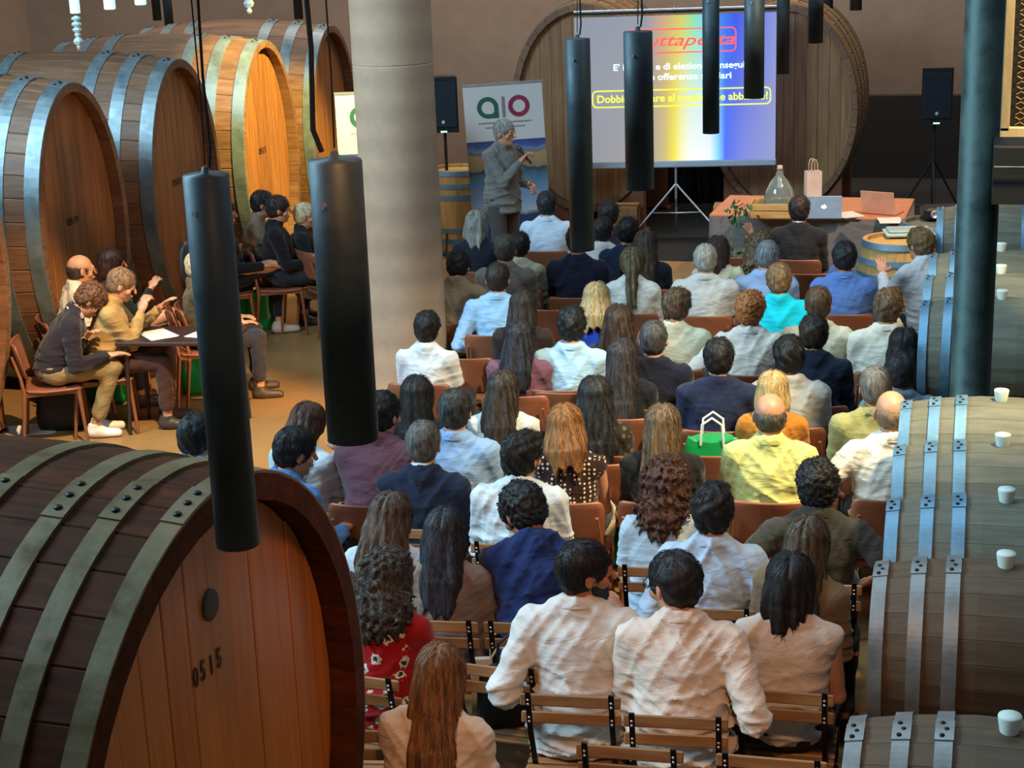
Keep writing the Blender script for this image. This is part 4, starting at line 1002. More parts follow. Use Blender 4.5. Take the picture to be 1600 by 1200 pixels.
loudspeaker(1462, 148, 18.6, .15, .0, 'black loudspeaker near the steel post at the right', 'thin black stand under the right loudspeaker')
# ------------------------------------------------------------------ table at the front and what stands on it
TZ = .76
tc_ = (-1.62, 16.75); t = thing('speaker_table', 'front table draped in grey cloth under a rust top cloth', 'table', (tc_[0], tc_[1], 0), -.04)
MB().box((0, 0, TZ-.012), (1.9, 1.1, .024), bev=.005).obj('tabletop', plain('rust_tablecloth', (196, 126, 88), .8), t)
def pleat(w_, d_, h_, n, amp):
    per = []; m = MB()
    for (ax, ay, bx, by) in ((-w_/2, -d_/2, w_/2, -d_/2), (w_/2, -d_/2, w_/2, d_/2), (w_/2, d_/2, -w_/2, d_/2), (-w_/2, d_/2, -w_/2, -d_/2)):
        L_ = math.hypot(bx-ax, by-ay); k = int(n*L_)
        for i in range(k):
            f_ = i/k; nx_, ny_ = (by-ay)/L_, -(bx-ax)/L_; per.append((ax+(bx-ax)*f_, ay+(by-ay)*f_, nx_, ny_, math.sin(i*1.9)*math.sin(i*.37+1)))
    V = []; F = []; N_ = len(per); zs = (h_, h_*.6, .02)
    for j, z in enumerate(zs):
        for (x, y, nx_, ny_, s) in per: a = amp*s*j*.5+.004+.012*j; V.append((x+nx_*a, y+ny_*a, z))
    for j in range(2):
        for i in range(N_): F.append((j*N_+i, j*N_+(i+1) % N_, (j+1)*N_+(i+1) % N_, (j+1)*N_+i))
    return m.add(V, F, True)
pleat(1.9, 1.1, TZ-.02, 14, .03).obj('skirt', cloth((112, 108, 108)), t)
for sx in (-.85, .85):
    for sy in (-.45, .45): MB().box((sx, sy, .365), (.05, .05, .73)).obj('leg', M_BLACK, t)
def at_table(px, py): p = onz(px, py, TZ+.001); return (float(p[0]), float(p[1]), TZ+.001)
def laptop(px, py, rz, c, lab, logo):
    t = thing('laptop', lab, 'laptop', at_table(px, py), rz, 'laptops on the front table'); m_ = plain('laptop_shell', c, .45, .05)
    MB().box((0, .13, .009), (.34, .24, .016), bev=.004).obj('base', m_, t); o = MB().box((0, 0, .115), (.34, .008, .23), bev=.002).obj('lid', m_, t); o.rotation_euler = (.22, 0, 0); o.location = (0, .005, .012)
    if logo:
        m = MB()
        for cx in (-.010, .010): m.lathe([(.016, 0), (.016, .002), (0, .002)], 16, (cx, 0, 0))
        m.lathe([(.012, 0), (.012, .002), (0, .002)], 12, (-.006, -.009, 0)); m.lathe([(.012, 0), (.012, .002), (0, .002)], 12, (.006, -.009, 0)); m.box((.006, .023, .001), (.006, .014, .002), Matrix.Rotation(-.5, 3, 'Z'))
        m.xf(Matrix.Rotation(PI/2, 4, 'X')); l = m.obj('lid_emblem', emis('lid_emblem_light', (235, 250, 255), .9), o); l.location = (0, -.005, .12)
    return t
laptop(1287, 343, .08, (170, 196, 226), 'silver laptop with lit white emblem on the table', True)
laptop(1372, 336, -.32, (206, 150, 122), 'laptop with lid tinted orange, right on the table', False)
def papers(loc, n, rz, lab, grp, w_=.21, d_=.297, mat_=M_WHITE):
    t = thing('paper_sheet', lab, 'paper', loc, rz, grp)
    for i in range(n): MB().box((rnd.uniform(-.01, .01), rnd.uniform(-.01, .01), .001+i*.0016), (w_, d_, .0012), Matrix.Rotation(rnd.uniform(-.08, .08), 3, 'Z')).obj('sheet', mat_, t)
    return t
papers(at_table(1325, 336), 4, .5, 'cream papers between the two laptops', 'papers on the front table'); papers(at_table(1392, 345), 3, .2, 'papers at the right front corner of the table', 'papers on the front table')
t = thing('mobile_phone', 'black phone lying between the laptops', 'phone', at_table(1332, 345), 1.2); MB().box((0, 0, .005), (.075, .15, .009), bev=.003).obj('case', M_BLACK, t); MB().box((0, 0, .0102), (.068, .14, .001)).obj('glass', plain('phone_glass', (10, 12, 16), .1), t)
def carrier(loc, w_, d_, h_, mat_, lab, rz=0, grp=None, name='paper_bag', logo=None, tall=.12):
    t = thing(name, lab, 'bag', loc, rz, grp); m = MB(); x, y = w_/2, d_/2
    V = [(-x, -y, 0), (x, -y, 0), (x, y, 0), (-x, y, 0), (-x, -y, h_), (x, -y, h_), (x, y, h_), (-x, y, h_), (-x*.96, -y*.9, h_-.01), (x*.96, -y*.9, h_-.01), (x*.96, y*.9, h_-.01), (-x*.96, y*.9, h_-.01), (-x*.96, 0, h_*.3), (x*.96, 0, h_*.3)]
    m.add(V, [(3, 2, 1, 0), (0, 1, 5, 4), (1, 2, 6, 5), (2, 3, 7, 6), (3, 0, 4, 7), (4, 5, 9, 8), (5, 6, 10, 9), (6, 7, 11, 10), (7, 4, 8, 11), (8, 9, 13, 12), (10, 11, 12, 13), (9, 10, 13), (11, 8, 12)]); m.obj('bag_body', mat_, t)
    for s in (-1, 1): MB().tube([(-w_*.2, s*y, h_-.02), (-w_*.19, s*y*.9, h_+tall*.7), (-w_*.1, s*y*.8, h_+tall), (w_*.1, s*y*.8, h_+tall), (w_*.19, s*y*.9, h_+tall*.7), (w_*.2, s*y, h_-.02)], .006, 6).obj('handle', M_KRAFT if mat_ is not M_GREEN else M_WHITE, t)
    return t
carrier(at_table(1270, 306), .16, .1, .26, plain('gift_bag_card', (214, 200, 186), .6), 'tall pale gift bag with rope handle on the table', .4)
P = at_table(1213, 347)
t = thing('wooden_crate', 'wooden wine crate at the left end of the table', 'crate', (P[0]-.02, P[1]+.25, TZ), .05)
for z in (.05, .125): MB().box((0, -.15, z), (.5, .016, .065), bev=.003).obj('plank', M_BARRL, t); MB().box((0, .15, z), (.5, .016, .065), bev=.003).obj('plank', M_BARRL, t)
for s in (-1, 1): MB().box((s*.245, 0, .085), (.018, .29, .15), bev=.003).obj('end_board', M_BARRL, t)
MB().box((0, 0, .012), (.47, .28, .014)).obj('bottom', M_BARRL, t)
t = thing('demijohn', 'large glass demijohn standing in the wooden crate', 'bottle', (P[0]-.0, P[1]+.25, TZ+.02))
mg, N, L, b = base_mat('demijohn_glass'); b.inputs['Transmission Weight'].default_value = .85; b.inputs['Roughness'].default_value = .08; b.inputs['Base Color'].default_value = (.75, .85, .8, 1)
MB().lathe([(.09, 0), (.13, .03), (.145, .15), (.135, .24), (.09, .33), (.04, .39), (.03, .45), (.036, .46), (.028, .462), (.026, .40), (.08, .32), (.125, .235), (.135, .15), (.12, .035), (.0, .02)], 24).obj('glass', mg, t); MB().lathe([(.024, .43), (.026, .49), (0, .49)], 12).obj('stopper', M_KRAFT, t)
for k in range(10):
    a = 2*PI*k/10; MB().tube([(.1*math.cos(a), .1*math.sin(a), .02), (.15*math.cos(a), .15*math.sin(a), .12), (.148*math.cos(a), .148*math.sin(a), .2)], .004, 5).obj('wire', M_ALU, t)
t = thing('trailing_plant', 'green ivy trailing from the crate over the table edge', 'plant', (P[0]-.30, P[1]+.10, TZ)); lm = plain('ivy_leaf', (26, 84, 44), .5)
leaf = MB().add([(0, 0, 0), (.022, .02, .006), (.0, .055, 0), (-.022, .02, .006)], [(0, 1, 2, 3)]).add([(0, 0, -.001), (.022, .02, .005), (.0, .055, -.001), (-.022, .02, .005)], [(3, 2, 1, 0)]).mesh('leaf')
for k in range(5):
    x0 = rnd.uniform(-.06, .08); ln = rnd.uniform(.2, .6); MB().tube([(x0, 0, .16), (x0-.05, -.10, .14), (x0-.06, -.60+.0, .0), (x0-.07, -.62, -ln)], .003, 5).obj('vine', lm, t)
for k in range(110):
    l = link('leaf', leaf, t, lm); f_ = rnd.random(); l.location = (rnd.uniform(-.14, .10), (-.62 if f_ > .35 else rnd.uniform(-.6, .1))+rnd.uniform(-.04, .02), (-.55*f_ if f_ > .35 else .05)+rnd.uniform(-.02, .14)); l.rotation_euler = (rnd.uniform(-1.5, 1.5), rnd.uniform(-1, 1), rnd.uniform(0, 6.3)); q = rnd.uniform(.8, 1.5); l.scale = (q, q, q)
# standing barrels right of the table
def standing(px, py, z, lab, ms):
    P = onz(px, py, z); t = thing('standing_barrel', lab, 'barrel', (float(P[0]), float(P[1]), 0), 0, 'upright small barrels')
    R_ = Matrix.Translation((0, 0, .475)) @ Matrix.Rotation(-PI/2, 4, 'Y')
    for me in GB['S']: link('stave', me, t, ms).matrix_local = R_
    for me in GB['HO']: link('hoop', me, t, M_HOOPB).matrix_local = R_
    for me in GB['B']: link('head_board', me, t, ms).matrix_local = R_ @ Matrix.Rotation(0, 4, 'Z')
    return t
standing(1404, 372, .95, 'upright pale barrel with bright hoops beside the table', M_BARRL); b2 = standing(1462, 345, .95, 'darker upright barrel carrying the projector', M_BARR)
b3 = standing(712, 262, .95, 'small upright barrel behind the loudspeaker stand', M_BARRL)
P = onz(1420, 362, .952); t = thing('glass_tray', 'clear rectangular tray on the pale upright barrel', 'tray', (float(P[0]), float(P[1]), .925), .2)
MB().box((0, 0, .02), (.42, .28, .03), bev=.01).obj('tray', plain('tray_acrylic', (170, 196, 196), .12), t); MB().box((0, 0, .047), (.36, .22, .02), bev=.006).obj('lid', plain('tray_acrylic', (170, 196, 196), .12), t)
P = onz(1470, 336, .952); t = thing('projector', 'small black projector with blue light on the dark barrel', 'projector', (float(P[0]), float(P[1]), .925), .2)
MB().box((0, 0, .055), (.34, .26, .11), bev=.02).obj('housing', M_BLACK, t); MB().lathe([(.035, 0), (.035, .03), (.028, .032), (.024, .02), (0, .02)], 16).xf(Matrix.Rotation(PI/2, 4, 'X')).obj('lens', M_ALU, t).location = (-.08, -.13, .06); MB().box((.06, -.131, .07), (.03, .006, .02)).obj('indicator', emis('projector_led', (70, 60, 255), 3), t)
# boxes under the wall casks and by the left casks
for px, py, Y, w_, h_, lab in ((1160, 372, 17.9, .62, .55, 'plain wooden box standing left of the table'), (975, 358, 18.6, .34, .4, 'small wooden box under the left wall cask'), (246, 452, 12.9, .22, .26, 'small orange wooden box beside the second left cask')):
    P = aty(px, py, Y); t = thing('wooden_box', lab, 'box', (float(P[0]), float(P[1]), 0), .1, 'plain wooden boxes')
    n = 4
    for k in range(n): MB().box((0, -.16, h_*(k+.5)/n), (w_, .018, h_/n-.004), bev=.002).obj('plank', M_HEADW, t)
    for s in (-1, 1): MB().box((s*(w_/2-.009), .02, h_/2), (.018, .34, h_)).obj('side_board', M_HEADW, t)
    MB().box((0, .02, h_-.008), (w_-.04, .34, .016)).obj('lid', M_HEADW, t)
# ------------------------------------------------------------------ green bags, left table, small things
def soft_bag(px, py, h, w_, hh, lab, rz=0, mat_=None, cat='bag', name='tote_bag', grp='green conference bags', handle=True):
    P = onz(px, py, .8)+np.array([0, .24, 0]) if h > .1 else onz(px, py, h); t = thing(name, lab, cat, (float(P[0]), float(P[1]), h if h > .1 else 0), rz, grp); m = MB(); V = []; F = []; n = 20; prof = [(.92, 0), (1.04, .12), (1.06, .4), (.98, .75), (.90, .96), (.86, 1.0)]
    r_ = random.Random(int(px))
    for (k_, z) in prof:
        for i in range(n):
            a = 2*PI*i/n; c_, s_ = math.cos(a), math.sin(a); q = abs(c_)**.5*(1 if c_ > 0 else -1); q2 = abs(s_)**.5*(1 if s_ > 0 else -1); e = 1+r_.uniform(-.07, .07)
            V.append((q*w_/2*k_*e, q2*w_*.26*(k_ if z < .7 else k_*.6)*e, z*hh+.012*math.sin(3*a+px)*(z > .9)))
    for j in range(len(prof)-1):
        for i in range(n): F.append((j*n+i, j*n+(i+1) % n, (j+1)*n+(i+1) % n, (j+1)*n+i))
    F.append(tuple(range(n-1, -1, -1))); V.append((0, 0, hh*.55)); F += [((len(prof)-1)*n+i, (len(prof)-1)*n+(i+1) % n, len(V)-1) for i in range(n)]
    m.add(V, F, True); m.obj('bag_body', mat_ or M_GREEN, t)
    if handle:
        for s in (-1, 1): MB().tube([(-w_*.2, s*.05, hh*.9), (-w_*.17, s*.06, hh+.09), (0, s*.06, hh+.13), (w_*.17, s*.06, hh+.09), (w_*.2, s*.05, hh*.9)], .008, 6).obj('handle', M_WHITE if mat_ is None else mat_, t)
    return t
soft_bag(1103, 710, .452, .33, .375, 'green bag with white strap on the empty chair beside the yellow shirt', .1)
soft_bag(318, 612, 0, .34, .34, 'green bag on the floor behind the long black lamp', .3); soft_bag(403, 512, 0, .34, .36, 'green bag on floor by the crossed-leg sitter', .1)
soft_bag(170, 628, 0, .30, .28, 'green bag on the floor between the left sitters', .2); soft_bag(750, 660, 0, .34, .38, 'green bag standing on floor between the rows by the column', 0)
soft_bag(980, 880, 0, .36, .42, 'dark green bag on floor behind the polka-dot top woman', 0); soft_bag(845, 435, 0, .34, .5, 'green bag on floor ahead of the beige shirt', 0)
soft_bag(100, 668, 0, .36, .36, 'black backpack on floor under the leftmost chair', .2, M_BLACK, 'backpack', 'backpack', None, True)
soft_bag(775, 1050, .462, .30, .24, 'black handbag lying on the empty bistro chair', .4, M_BLACK, 'bag', 'handbag', None, True)
P = onz(1092, 1215, .0); carrier((float(P[0])-.0, 5.15, 0), .34, .16, .62, plain('white_kraft', (214, 204, 188), .8), 'white paper carrier bag at the bottom edge', .1, None, 'carrier_bag')
P = onz(790, 1160, .3); carrier((float(P[0])-.02, float(P[1])+.1, 0), .30, .20, .62, plain('pale_tote', (190, 186, 176), .9), 'pale cloth tote beside the long auburn haired woman', .3, None, 'carrier_bag')
papers((float(onz(45, 672, 0)[0]), float(onz(45, 672, 0)[1]), 0), 2, .5, 'white leaflet lying on the floor at far left', None, .4, .3)
P = onz(285, 522, .74); t = thing('side_table', 'small dark table with papers among the left sitters', 'table', (float(P[0]), float(P[1]), 0), .15)
MB().box((0, 0, .725), (.9, .5, .03), bev=.006).obj('tabletop', plain('dark_table', (52, 34, 30), .4), t)
for sx in (-.38, .38):
    for sy in (-.2, .2): MB().tube([(sx, sy, .71), (sx*1.08, sy*1.08, 0)], [.02, .014], 8).obj('leg', plain('dark_table', (52, 34, 30), .4), t)
papers((float(P[0])-.18, float(P[1])-.05, .7405), 3, .9, 'white papers at the left of the dark side table', 'papers on the side table'); papers((float(P[0])+.22, float(P[1]), .7405), 3, 1.4, 'white papers at the right of the dark side table', 'papers on the side table')
# ------------------------------------------------------------------ chairs
def shell_chair():
    t = thing('shell_chair', 'x', 'chair')
    def panel(w_, rows, cur, th, name):
        """curved plywood: rows of (y, z, half width, edge round)"""
        m = MB(); V = []; F = []; n = 12
        for (y, z, hw) in rows:
            for i in range(n+1):
                u = -1+2*i/n; V.append((hw*u, y+cur*u*u, z))
        R_ = len(rows); nn = (n+1)*R_
        for (y, z, hw) in rows:
            for i in range(n+1):
                u = -1+2*i/n; V.append((hw*u, y+cur*u*u-th[0], z-th[1]))
        for j in range(R_-1):
            for i in range(n):
                a = j*(n+1)+i; F += [(a, a+1, a+n+2, a+n+1), (nn+a, nn+a+n+1, nn+a+n+2, nn+a+1)]
        for i in range(n):
            F += [(i, nn+i, nn+i+1, i+1), (nn-n-1+i, nn-n+i, 2*nn-n+i, 2*nn-n-1+i)]
        for j in range(R_-1):
            a = j*(n+1); F += [(a, a+n+1, nn+a+n+1, nn+a), (a+n, nn+a+n, nn+a+2*n+1, a+2*n+1)]
        m.add(V, F, True); return m.obj(name, M_SHELL, t)
    panel(.4, [(-.200, .53, .185), (-.205, .545, .205), (-.222, .62, .215), (-.240, .70, .22), (-.256, .76, .22), (-.264, .79, .208), (-.266, .80, .19)], .045, (.012, .0), 'backrest')
    panel(.4, [(-.19, .462, .19), (-.17, .450, .21), (-.05, .440, .22), (.10, .442, .22), (.19, .445, .21), (.215, .438, .19)], .0, (0, .014), 'seat')
    for s in (-1, 1):
        MB().tube([(s*.19, .19, .43), (s*.205, .22, 0)], [.017, .012], 8).obj('leg', M_CLEG, t)
        MB().tube([(s*.195, -.20, .43), (s*.21, -.25, 0)], [.017, .012], 8).obj('leg', M_CLEG, t)
        MB().tube([(s*.195, -.20, .41), (s*.200, -.215, .55), (s*.185, -.262, .72)], [.016, .013, .010], 8).obj('back_post', M_CLEG, t)
    MB().box((0, -.005, .415), (.39, .36, .03)).obj('seat_frame', M_CLEG, t)
    return t
def bistro_chair():
    t = thing('bistro_chair', 'x', 'chair')
    me = MB().box((0, 0, 0), (.40, .014, .048), bev=.004).mesh('slat')
    for (y, z) in ((-.250, .80), (-.232, .715)):
        o = link('back_slat', me, t, M_SLAT); o.location = (0, y, z); o.rotation_euler = (-.18, 0, 0)
    ms_ = MB().box((0, 0, 0), (.40, .042, .015), bev=.004).mesh('slat')
    for k in range(7): o = link('seat_slat', ms_, t, M_SLAT); o.location = (0, -.17+k*.058, .452)
    rv = MB().lathe([(.006, 0), (.005, .003), (0, .004)], 6).xf(Matrix.Rotation(PI/2, 4, 'X')).mesh('rivet')
    for s in (-1, 1):
        def bar(pts, w_, th):
            m = MB(); V = []; F = []
            for (y, z) in pts:
                V += [(s*.165-th/2, y, z), (s*.165+th/2, y, z)]
            return pts
        m = MB(); pts = [(-.262, .84), (-.225, .66), (-.12, .44), (.20, .0)]
        for (a, b) in zip(pts, pts[1:]):
            d = Vector((0, b[0]-a[0], b[1]-a[1])); L_ = d.length; R_ = d.to_track_quat('Z', 'X').to_matrix(); c_ = Vector((s*.165, (a[0]+b[0])/2-.012, (a[1]+b[1])/2)); m.box(c_, (.008, .022, L_+.01), R_)
        f_ = m.obj('back_frame', M_BFR, t)
        for z, y in ((.81, -.262), (.79, -.259), (.725, -.243), (.705, -.239)):
            r_ = link('rivet', rv, f_, M_ALU); r_.location = (s*.165, y-.014, z)
        m = MB(); pts = [(.21, .44), (-.20, .0)]; d = Vector((0, pts[1][0]-pts[0][0], -pts[0][1])); m.box((s*.178, .005, .22), (.008, .022, d.length), d.to_track_quat('Z', 'X').to_matrix()); m.obj('leg', M_BFR, t)
        MB().box((s*.165, .0, .438), (.008, .40, .016)).obj('seat_rail', M_BFR, t)
    MB().tube([(-.165, .12, .11), (.165, .12, .11)], .006, 6).obj('stretcher', M_BFR, t); MB().tube([(-.178, -.13, .075), (.178, -.13, .075)], .006, 6).obj('stretcher', M_BFR, t)
    return t
PROTO = {'shell': shell_chair(), 'bistro': bistro_chair()}; USED = set()
def chair(kind, x, y, rz, lab):
    p = PROTO[kind]
    o = p if kind not in USED else copy_tree(p)
    USED.add(kind); o.location = (x, y, 0); o.rotation_euler = (0, 0, rz)
    o['label'] = lab; o['group'] = {'shell': 'brown moulded chairs', 'bistro': 'slatted folding bistro chairs'}[kind]; return o
# ------------------------------------------------------------------ the audience (placed by the photo point of each head)
BLK = (16, 14, 14); DKB = (38, 26, 20); BRN = (74, 50, 34); LBR = (120, 86, 54); BLD = (176, 146, 96); GRY = (120, 118, 112); AUB = (70, 44, 30)
W1 = (216, 214, 208); LB = (168, 190, 214)
def M_(px, py, short, detail, **k): k.setdefault('k', 1.03); k.setdefault('yaw', 6); return person(px, py, short, detail, **k)
def F_(px, py, short, detail, **k): k.setdefault('k', .98); k.setdefault('yaw', 6); k.setdefault('sex', 'f'); k.setdefault('hair', 'long'); return person(px, py, short, detail, **k)
N_ = dict(res='near', chair='bistro')
# back rows
F_(688, 1058, 'auburn haired woman in cream top', 'person with very long auburn hair and cream top, bottom left of the audience', hair='verylong', hcol=AUB, hcol2=(170, 122, 74), top=(214, 200, 180), lean=12, hpitch=18, side=4, sleeve='short', loose=1.5, hem='out', pants=(30, 28, 30), al='fold', ar='lap', fold=.011, **{'res': 'near', 'chair': None})
M_(915, 895, 'bearded man looking right in white shirt', 'person with dark beard in white shirt looking right, back row', hair='neat', hcol=BLK, top=W1, collar=W1, sleeve='long', hyaw=-68, hpitch=4, loose=1.5, hem='out', lean=4, al='side', ar='up', pants=(32, 36, 46), skin='m', fold=.009, k=1.08, beard=1, **N_)
M_(1053, 915, 'man with glasses in cream shirt', 'person with black hair and glasses in cream shirt turned left, back row', hair='short', hcol=BLK, top=(222, 208, 192), collar=(222, 208, 192), hyaw=46, hpitch=10, loose=1.5, hem='out', lean=8, glasses=True, al='lap', ar='side', pants=(34, 34, 40), fold=.011, k=1.08, **N_)
F_(1234, 912, 'woman with black bob in sleeveless white top', 'person with black bob hair in sleeveless off-white top and black trousers', hair='bob', hcol=BLK, hcol2=(50, 50, 54), top=(210, 200, 188), sleeve='none', pants=(16, 16, 18), loose=1.2, al='side', ar='lap', lean=2, yaw=2, k=1.02, **N_)
F_(606, 905, 'curly haired woman in red floral top', 'person with dark curly long hair in red floral top', hair='curlylong', hcol=(34, 28, 24), hcol2=(96, 88, 78), top=(158, 14, 18), pattern='flowers', sleeve='short', deep=True, pants=(26, 26, 30), lean=8, hpitch=12, ar='knee', al='lap', yaw=-4, **N_)
F_(696, 835, 'dark haired woman in taupe blouse', 'person with long straight black hair in taupe grey blouse', hair='long', hcol=(20, 18, 22), hcol2=(74, 76, 86), top=(132, 118, 108), hem='out', loose=1.3, pants=(96, 88, 82), lean=3, hpitch=8, **N_)
M_(818, 803, 'man in dark blue denim jacket', 'person in dark blue denim jacket bending and looking down left', hair='shortcurl', hcol=(14, 13, 14), top=(26, 44, 92), collar=(26, 44, 92), jacket=True, hem='out', loose=1.6, lean=18, twist=14, hyaw=28, hpitch=34, al='knee', ar='fold', fold=.012, k=1.07, skin='m', **N_)
F_(612, 812, 'wavy brown haired woman in pale blue blouse', 'person with long wavy brown hair in pale blue-white blouse at the left', hair='longwavy', hcol=(52, 40, 32), hcol2=(126, 106, 88), top=(196, 214, 226), loose=1.3, hem='out', lean=6, hpitch=16, hyaw=-14, **N_)
M_(1113, 802, 'dark haired man in light blue oxford shirt', 'person with wavy black hair in light blue oxford shirt, right of centre', hair='tuft', hcol=BLK, top=(176, 198, 220), collar=(176, 198, 220), loose=1.3, lean=0, al='side', ar='side', pants=(52, 46, 44), fold=.009, **N_)
F_(1262, 850, 'woman with long ash brown hair in beige knit', 'person with long ash brown hair in beige knit beside the small barrels', hair='verylong', hcol=(44, 38, 34), hcol2=(128, 110, 88), top=(120, 98, 70), loose=1.2, lean=2, yaw=-10, side=6, **N_)
M_(1277, 762, 'curly black haired man in charcoal shirt', 'person with curly black hair in charcoal olive shirt', hair='shortcurl', hcol=(20, 16, 14), top=(58, 56, 48), collar=(66, 62, 52), sleeve='roll', lean=8, al='wide', ar='wide', **N_)
M_(816, 716, 'black haired man in white linen shirt', 'person with black hair in loose white linen shirt mid left', hair='tuft', hcol=BLK, top=(208, 218, 222), collar=(208, 218, 222), loose=1.5, hyaw=-24, hem='out', lean=3, k=1.03, fold=.010, **N_)
F_(1040, 762, 'curly haired woman in pale blue T-shirt', 'person with big curly dark brown hair in pale blue T-shirt', hair='afro', hcol=(36, 22, 16), hcol2=(112, 66, 40), top=(186, 204, 216), sleeve='short', loose=1.5, hem='out', lean=4, **N_)
M_(662, 696, 'grey haired man in navy suit', 'person with short grey hair in dark navy suit jacket', hair='grey', hcol=(66, 62, 56), hcol2=(130, 126, 116), top=(24, 34, 56), collar=W1, jacket=True, hem='out', loose=1.3, lean=4, **N_)
M_(462, 708, 'black haired man in blue shirt', 'person with black hair in blue shirt behind the huge near cask', hair='short', hcol=BLK, top=(72, 116, 168), collar=(90, 130, 180), lean=6, hpitch=14, hyaw=-20, twist=-14, yaw=-14, **N_)
M_(308, 684, 'black haired person behind the near cask', 'person with black hair seen over the top of the huge near cask', hair='short', hcol=BLK, top=(120, 160, 200), collar=(150, 186, 220), res='mid', yaw=-8)
# middle rows
F_(884, 668, 'woman in polka-dot top', 'person with straight copper brown hair in brown polka-dot top', hair='straight', hcol=(104, 70, 44), hcol2=(190, 132, 70), top=(48, 28, 20), pattern='dots', sleeve='none', deep=True, pants=(206, 192, 160), res='near', hroll=-6, k=1.0)
F_(1035, 668, 'woman with long brown hair in black top', 'person with long straight brown hair in black top', hair='verylong', hcol=(70, 54, 40), hcol2=(140, 116, 84), top=(26, 22, 20), res='near', k=1.0)
M_(1203, 650, 'balding man in lime yellow shirt', 'person with balding head in lime yellow polo shirt', hair='bald', hcol=(62, 56, 46), hcol2=(110, 104, 90), top=(196, 198, 122), collar=(196, 198, 122), sleeve='short', loose=1.9, hem='out', pants=(150, 150, 126), res='near', k=1.05, al='lap', ar='lap', fold=.009)
M_(1392, 646, 'bald man in white linen shirt', 'person with bald head in white linen shirt beside the small barrels', hair='buzzcut' and 'bald', hcol=(120, 96, 76), hcol2=(150, 124, 100), top=(226, 220, 204), collar=(226, 220, 204), loose=1.7, hem='out', res='near', k=1.05, al='wide', skin='p', fold=.009, yaw=10)
M_(711, 645, 'dark haired man in sky blue shirt', 'person with receding black hair in sky blue shirt left of centre', hair='neat', hcol=(26, 26, 26), hcol2=(90, 92, 88), top=(138, 174, 216), collar=(138, 174, 216), loose=1.7, hem='out', res='near', k=1.04)
M_(598, 650, 'black haired person in plum shirt', 'person with black hair in plum shirt, partly behind the wide tube lamp', hair='short', hcol=BLK, top=(92, 58, 70), loose=1.7, hem='out', lean=10, hyaw=-24, res='near', al='fold', k=1.05)
F_(482, 664, 'brown haired woman in white shirt with phone', 'person with long reddish brown hair in white shirt holding a phone', hair='long', hcol=(58, 34, 28), hcol2=(122, 82, 62), top=(200, 216, 224), yaw=-14, lean=6, hpitch=20, ar='phone', res='near')
F_(652, 620, 'woman with long black hair in sequined dark top', 'person with long black hair in sequined dark top near the column', hair='long', hcol=(12, 11, 12), hcol2=(34, 34, 38), top=(24, 28, 36), res='mid')
F_(786, 612, 'woman with long dark hair in white blouse', 'person with long dark brown hair in white blouse, middle left', hair='long', hcol=(32, 24, 20), hcol2=(84, 70, 60), top=(206, 212, 210), loose=1.3, res='mid')
F_(930, 622, 'woman with black wavy hair in patterned dark top', 'person with long wavy black hair in dark patterned top', hair='longwavy', hcol=(18, 16, 16), hcol2=(52, 50, 50), top=(40, 36, 28), pattern='print', res='mid')
F_(1207, 612, 'blonde woman in mustard cardigan', 'person with short blonde hair in mustard cardigan', hair='bob', hcol=(160, 126, 76), hcol2=(226, 198, 142), top=(184, 116, 38), jacket=True, hem='out', res='mid', k=.95)
M_(1368, 608, 'grey haired man in olive polo', 'person with short grey hair in olive polo shirt', hair='grey', hcol=(84, 78, 72), hcol2=(150, 146, 140), top=(150, 148, 94), collar=(90, 96, 62), sleeve='short', res='mid')
M_(1232, 560, 'black haired person in light grey T-shirt', 'person with thick black hair in light grey T-shirt', hair='tuft', hcol=BLK, top=(184, 182, 172), sleeve='short', loose=1.5, res='mid', hyaw=8, k=1.02)
M_(1271, 524, 'man in navy jacket', 'person with dark brown hair in navy jacket, right of centre', hair='short', hcol=(30, 22, 18), hcol2=(80, 60, 44), top=(20, 28, 46), jacket=True, hem='out', res='mid', lean=6)
M_(1123, 562, 'black haired man in navy T-shirt', 'person with short black hair in navy blue T-shirt', hair='short', hcol=BLK, top=(26, 34, 62), sleeve='short', loose=1.3, res='mid')
F_(972, 560, 'woman with very long dark hair in black jacket', 'person with very long dark hair in black jacket', hair='verylong', hcol=(28, 24, 26), hcol2=(84, 76, 76), top=(26, 26, 34), res='mid')
M_(1021, 533, 'man with cropped grey hair in navy polo', 'person with cropped grey-black hair in navy polo, looking ahead', hair='grey', hcol=(44, 42, 44), hcol2=(96, 94, 94), top=(22, 26, 46), sleeve='short', res='mid')
M_(893, 512, 'black haired man in pale blue shirt', 'person with wavy black hair in pale blue shirt, centre', hair='tuft', hcol=(14, 18, 20), top=(164, 200, 226), loose=1.3, collar=(164, 200, 226), res='mid', al='side')
F_(1412, 543, 'woman with long black hair by the barrels', 'person with long black hair next to the small barrels at right', hair='long', hcol=BLK, hcol2=(44, 36, 34), top=(38, 34, 34), res='mid', yaw=2)
M_(1405, 584, 'person with black hair in grey blue shirt', 'person with cropped black hair in grey blue shirt next to barrels', hair='short', hcol=(20, 20, 24), top=(108, 138, 152), loose=1.1, res='mid', yaw=12, skin='m', k=.98)
F_(668, 515, 'woman with short dark hair by the column', 'person with short black hair, sage collar and white sleeveless blouse by the column', hair='short', hcol=BLK, top=(212, 214, 218), collar=(140, 150, 118), sleeve='short', res='mid', loose=1.2, yaw=2)
F_(812, 530, 'woman with black hair in mauve top', 'person with long black hair in mauve top', hair='long', hcol=(20, 19, 22), hcol2=(60, 60, 70), top=(112, 74, 92), res='mid')
F_(817, 482, 'woman in dark brown top', 'person with long dark hair in dark brown top behind the blue shirt', hair='long', hcol=(32, 26, 24), hcol2=(66, 56, 52), top=(50, 38, 36), res='mid')
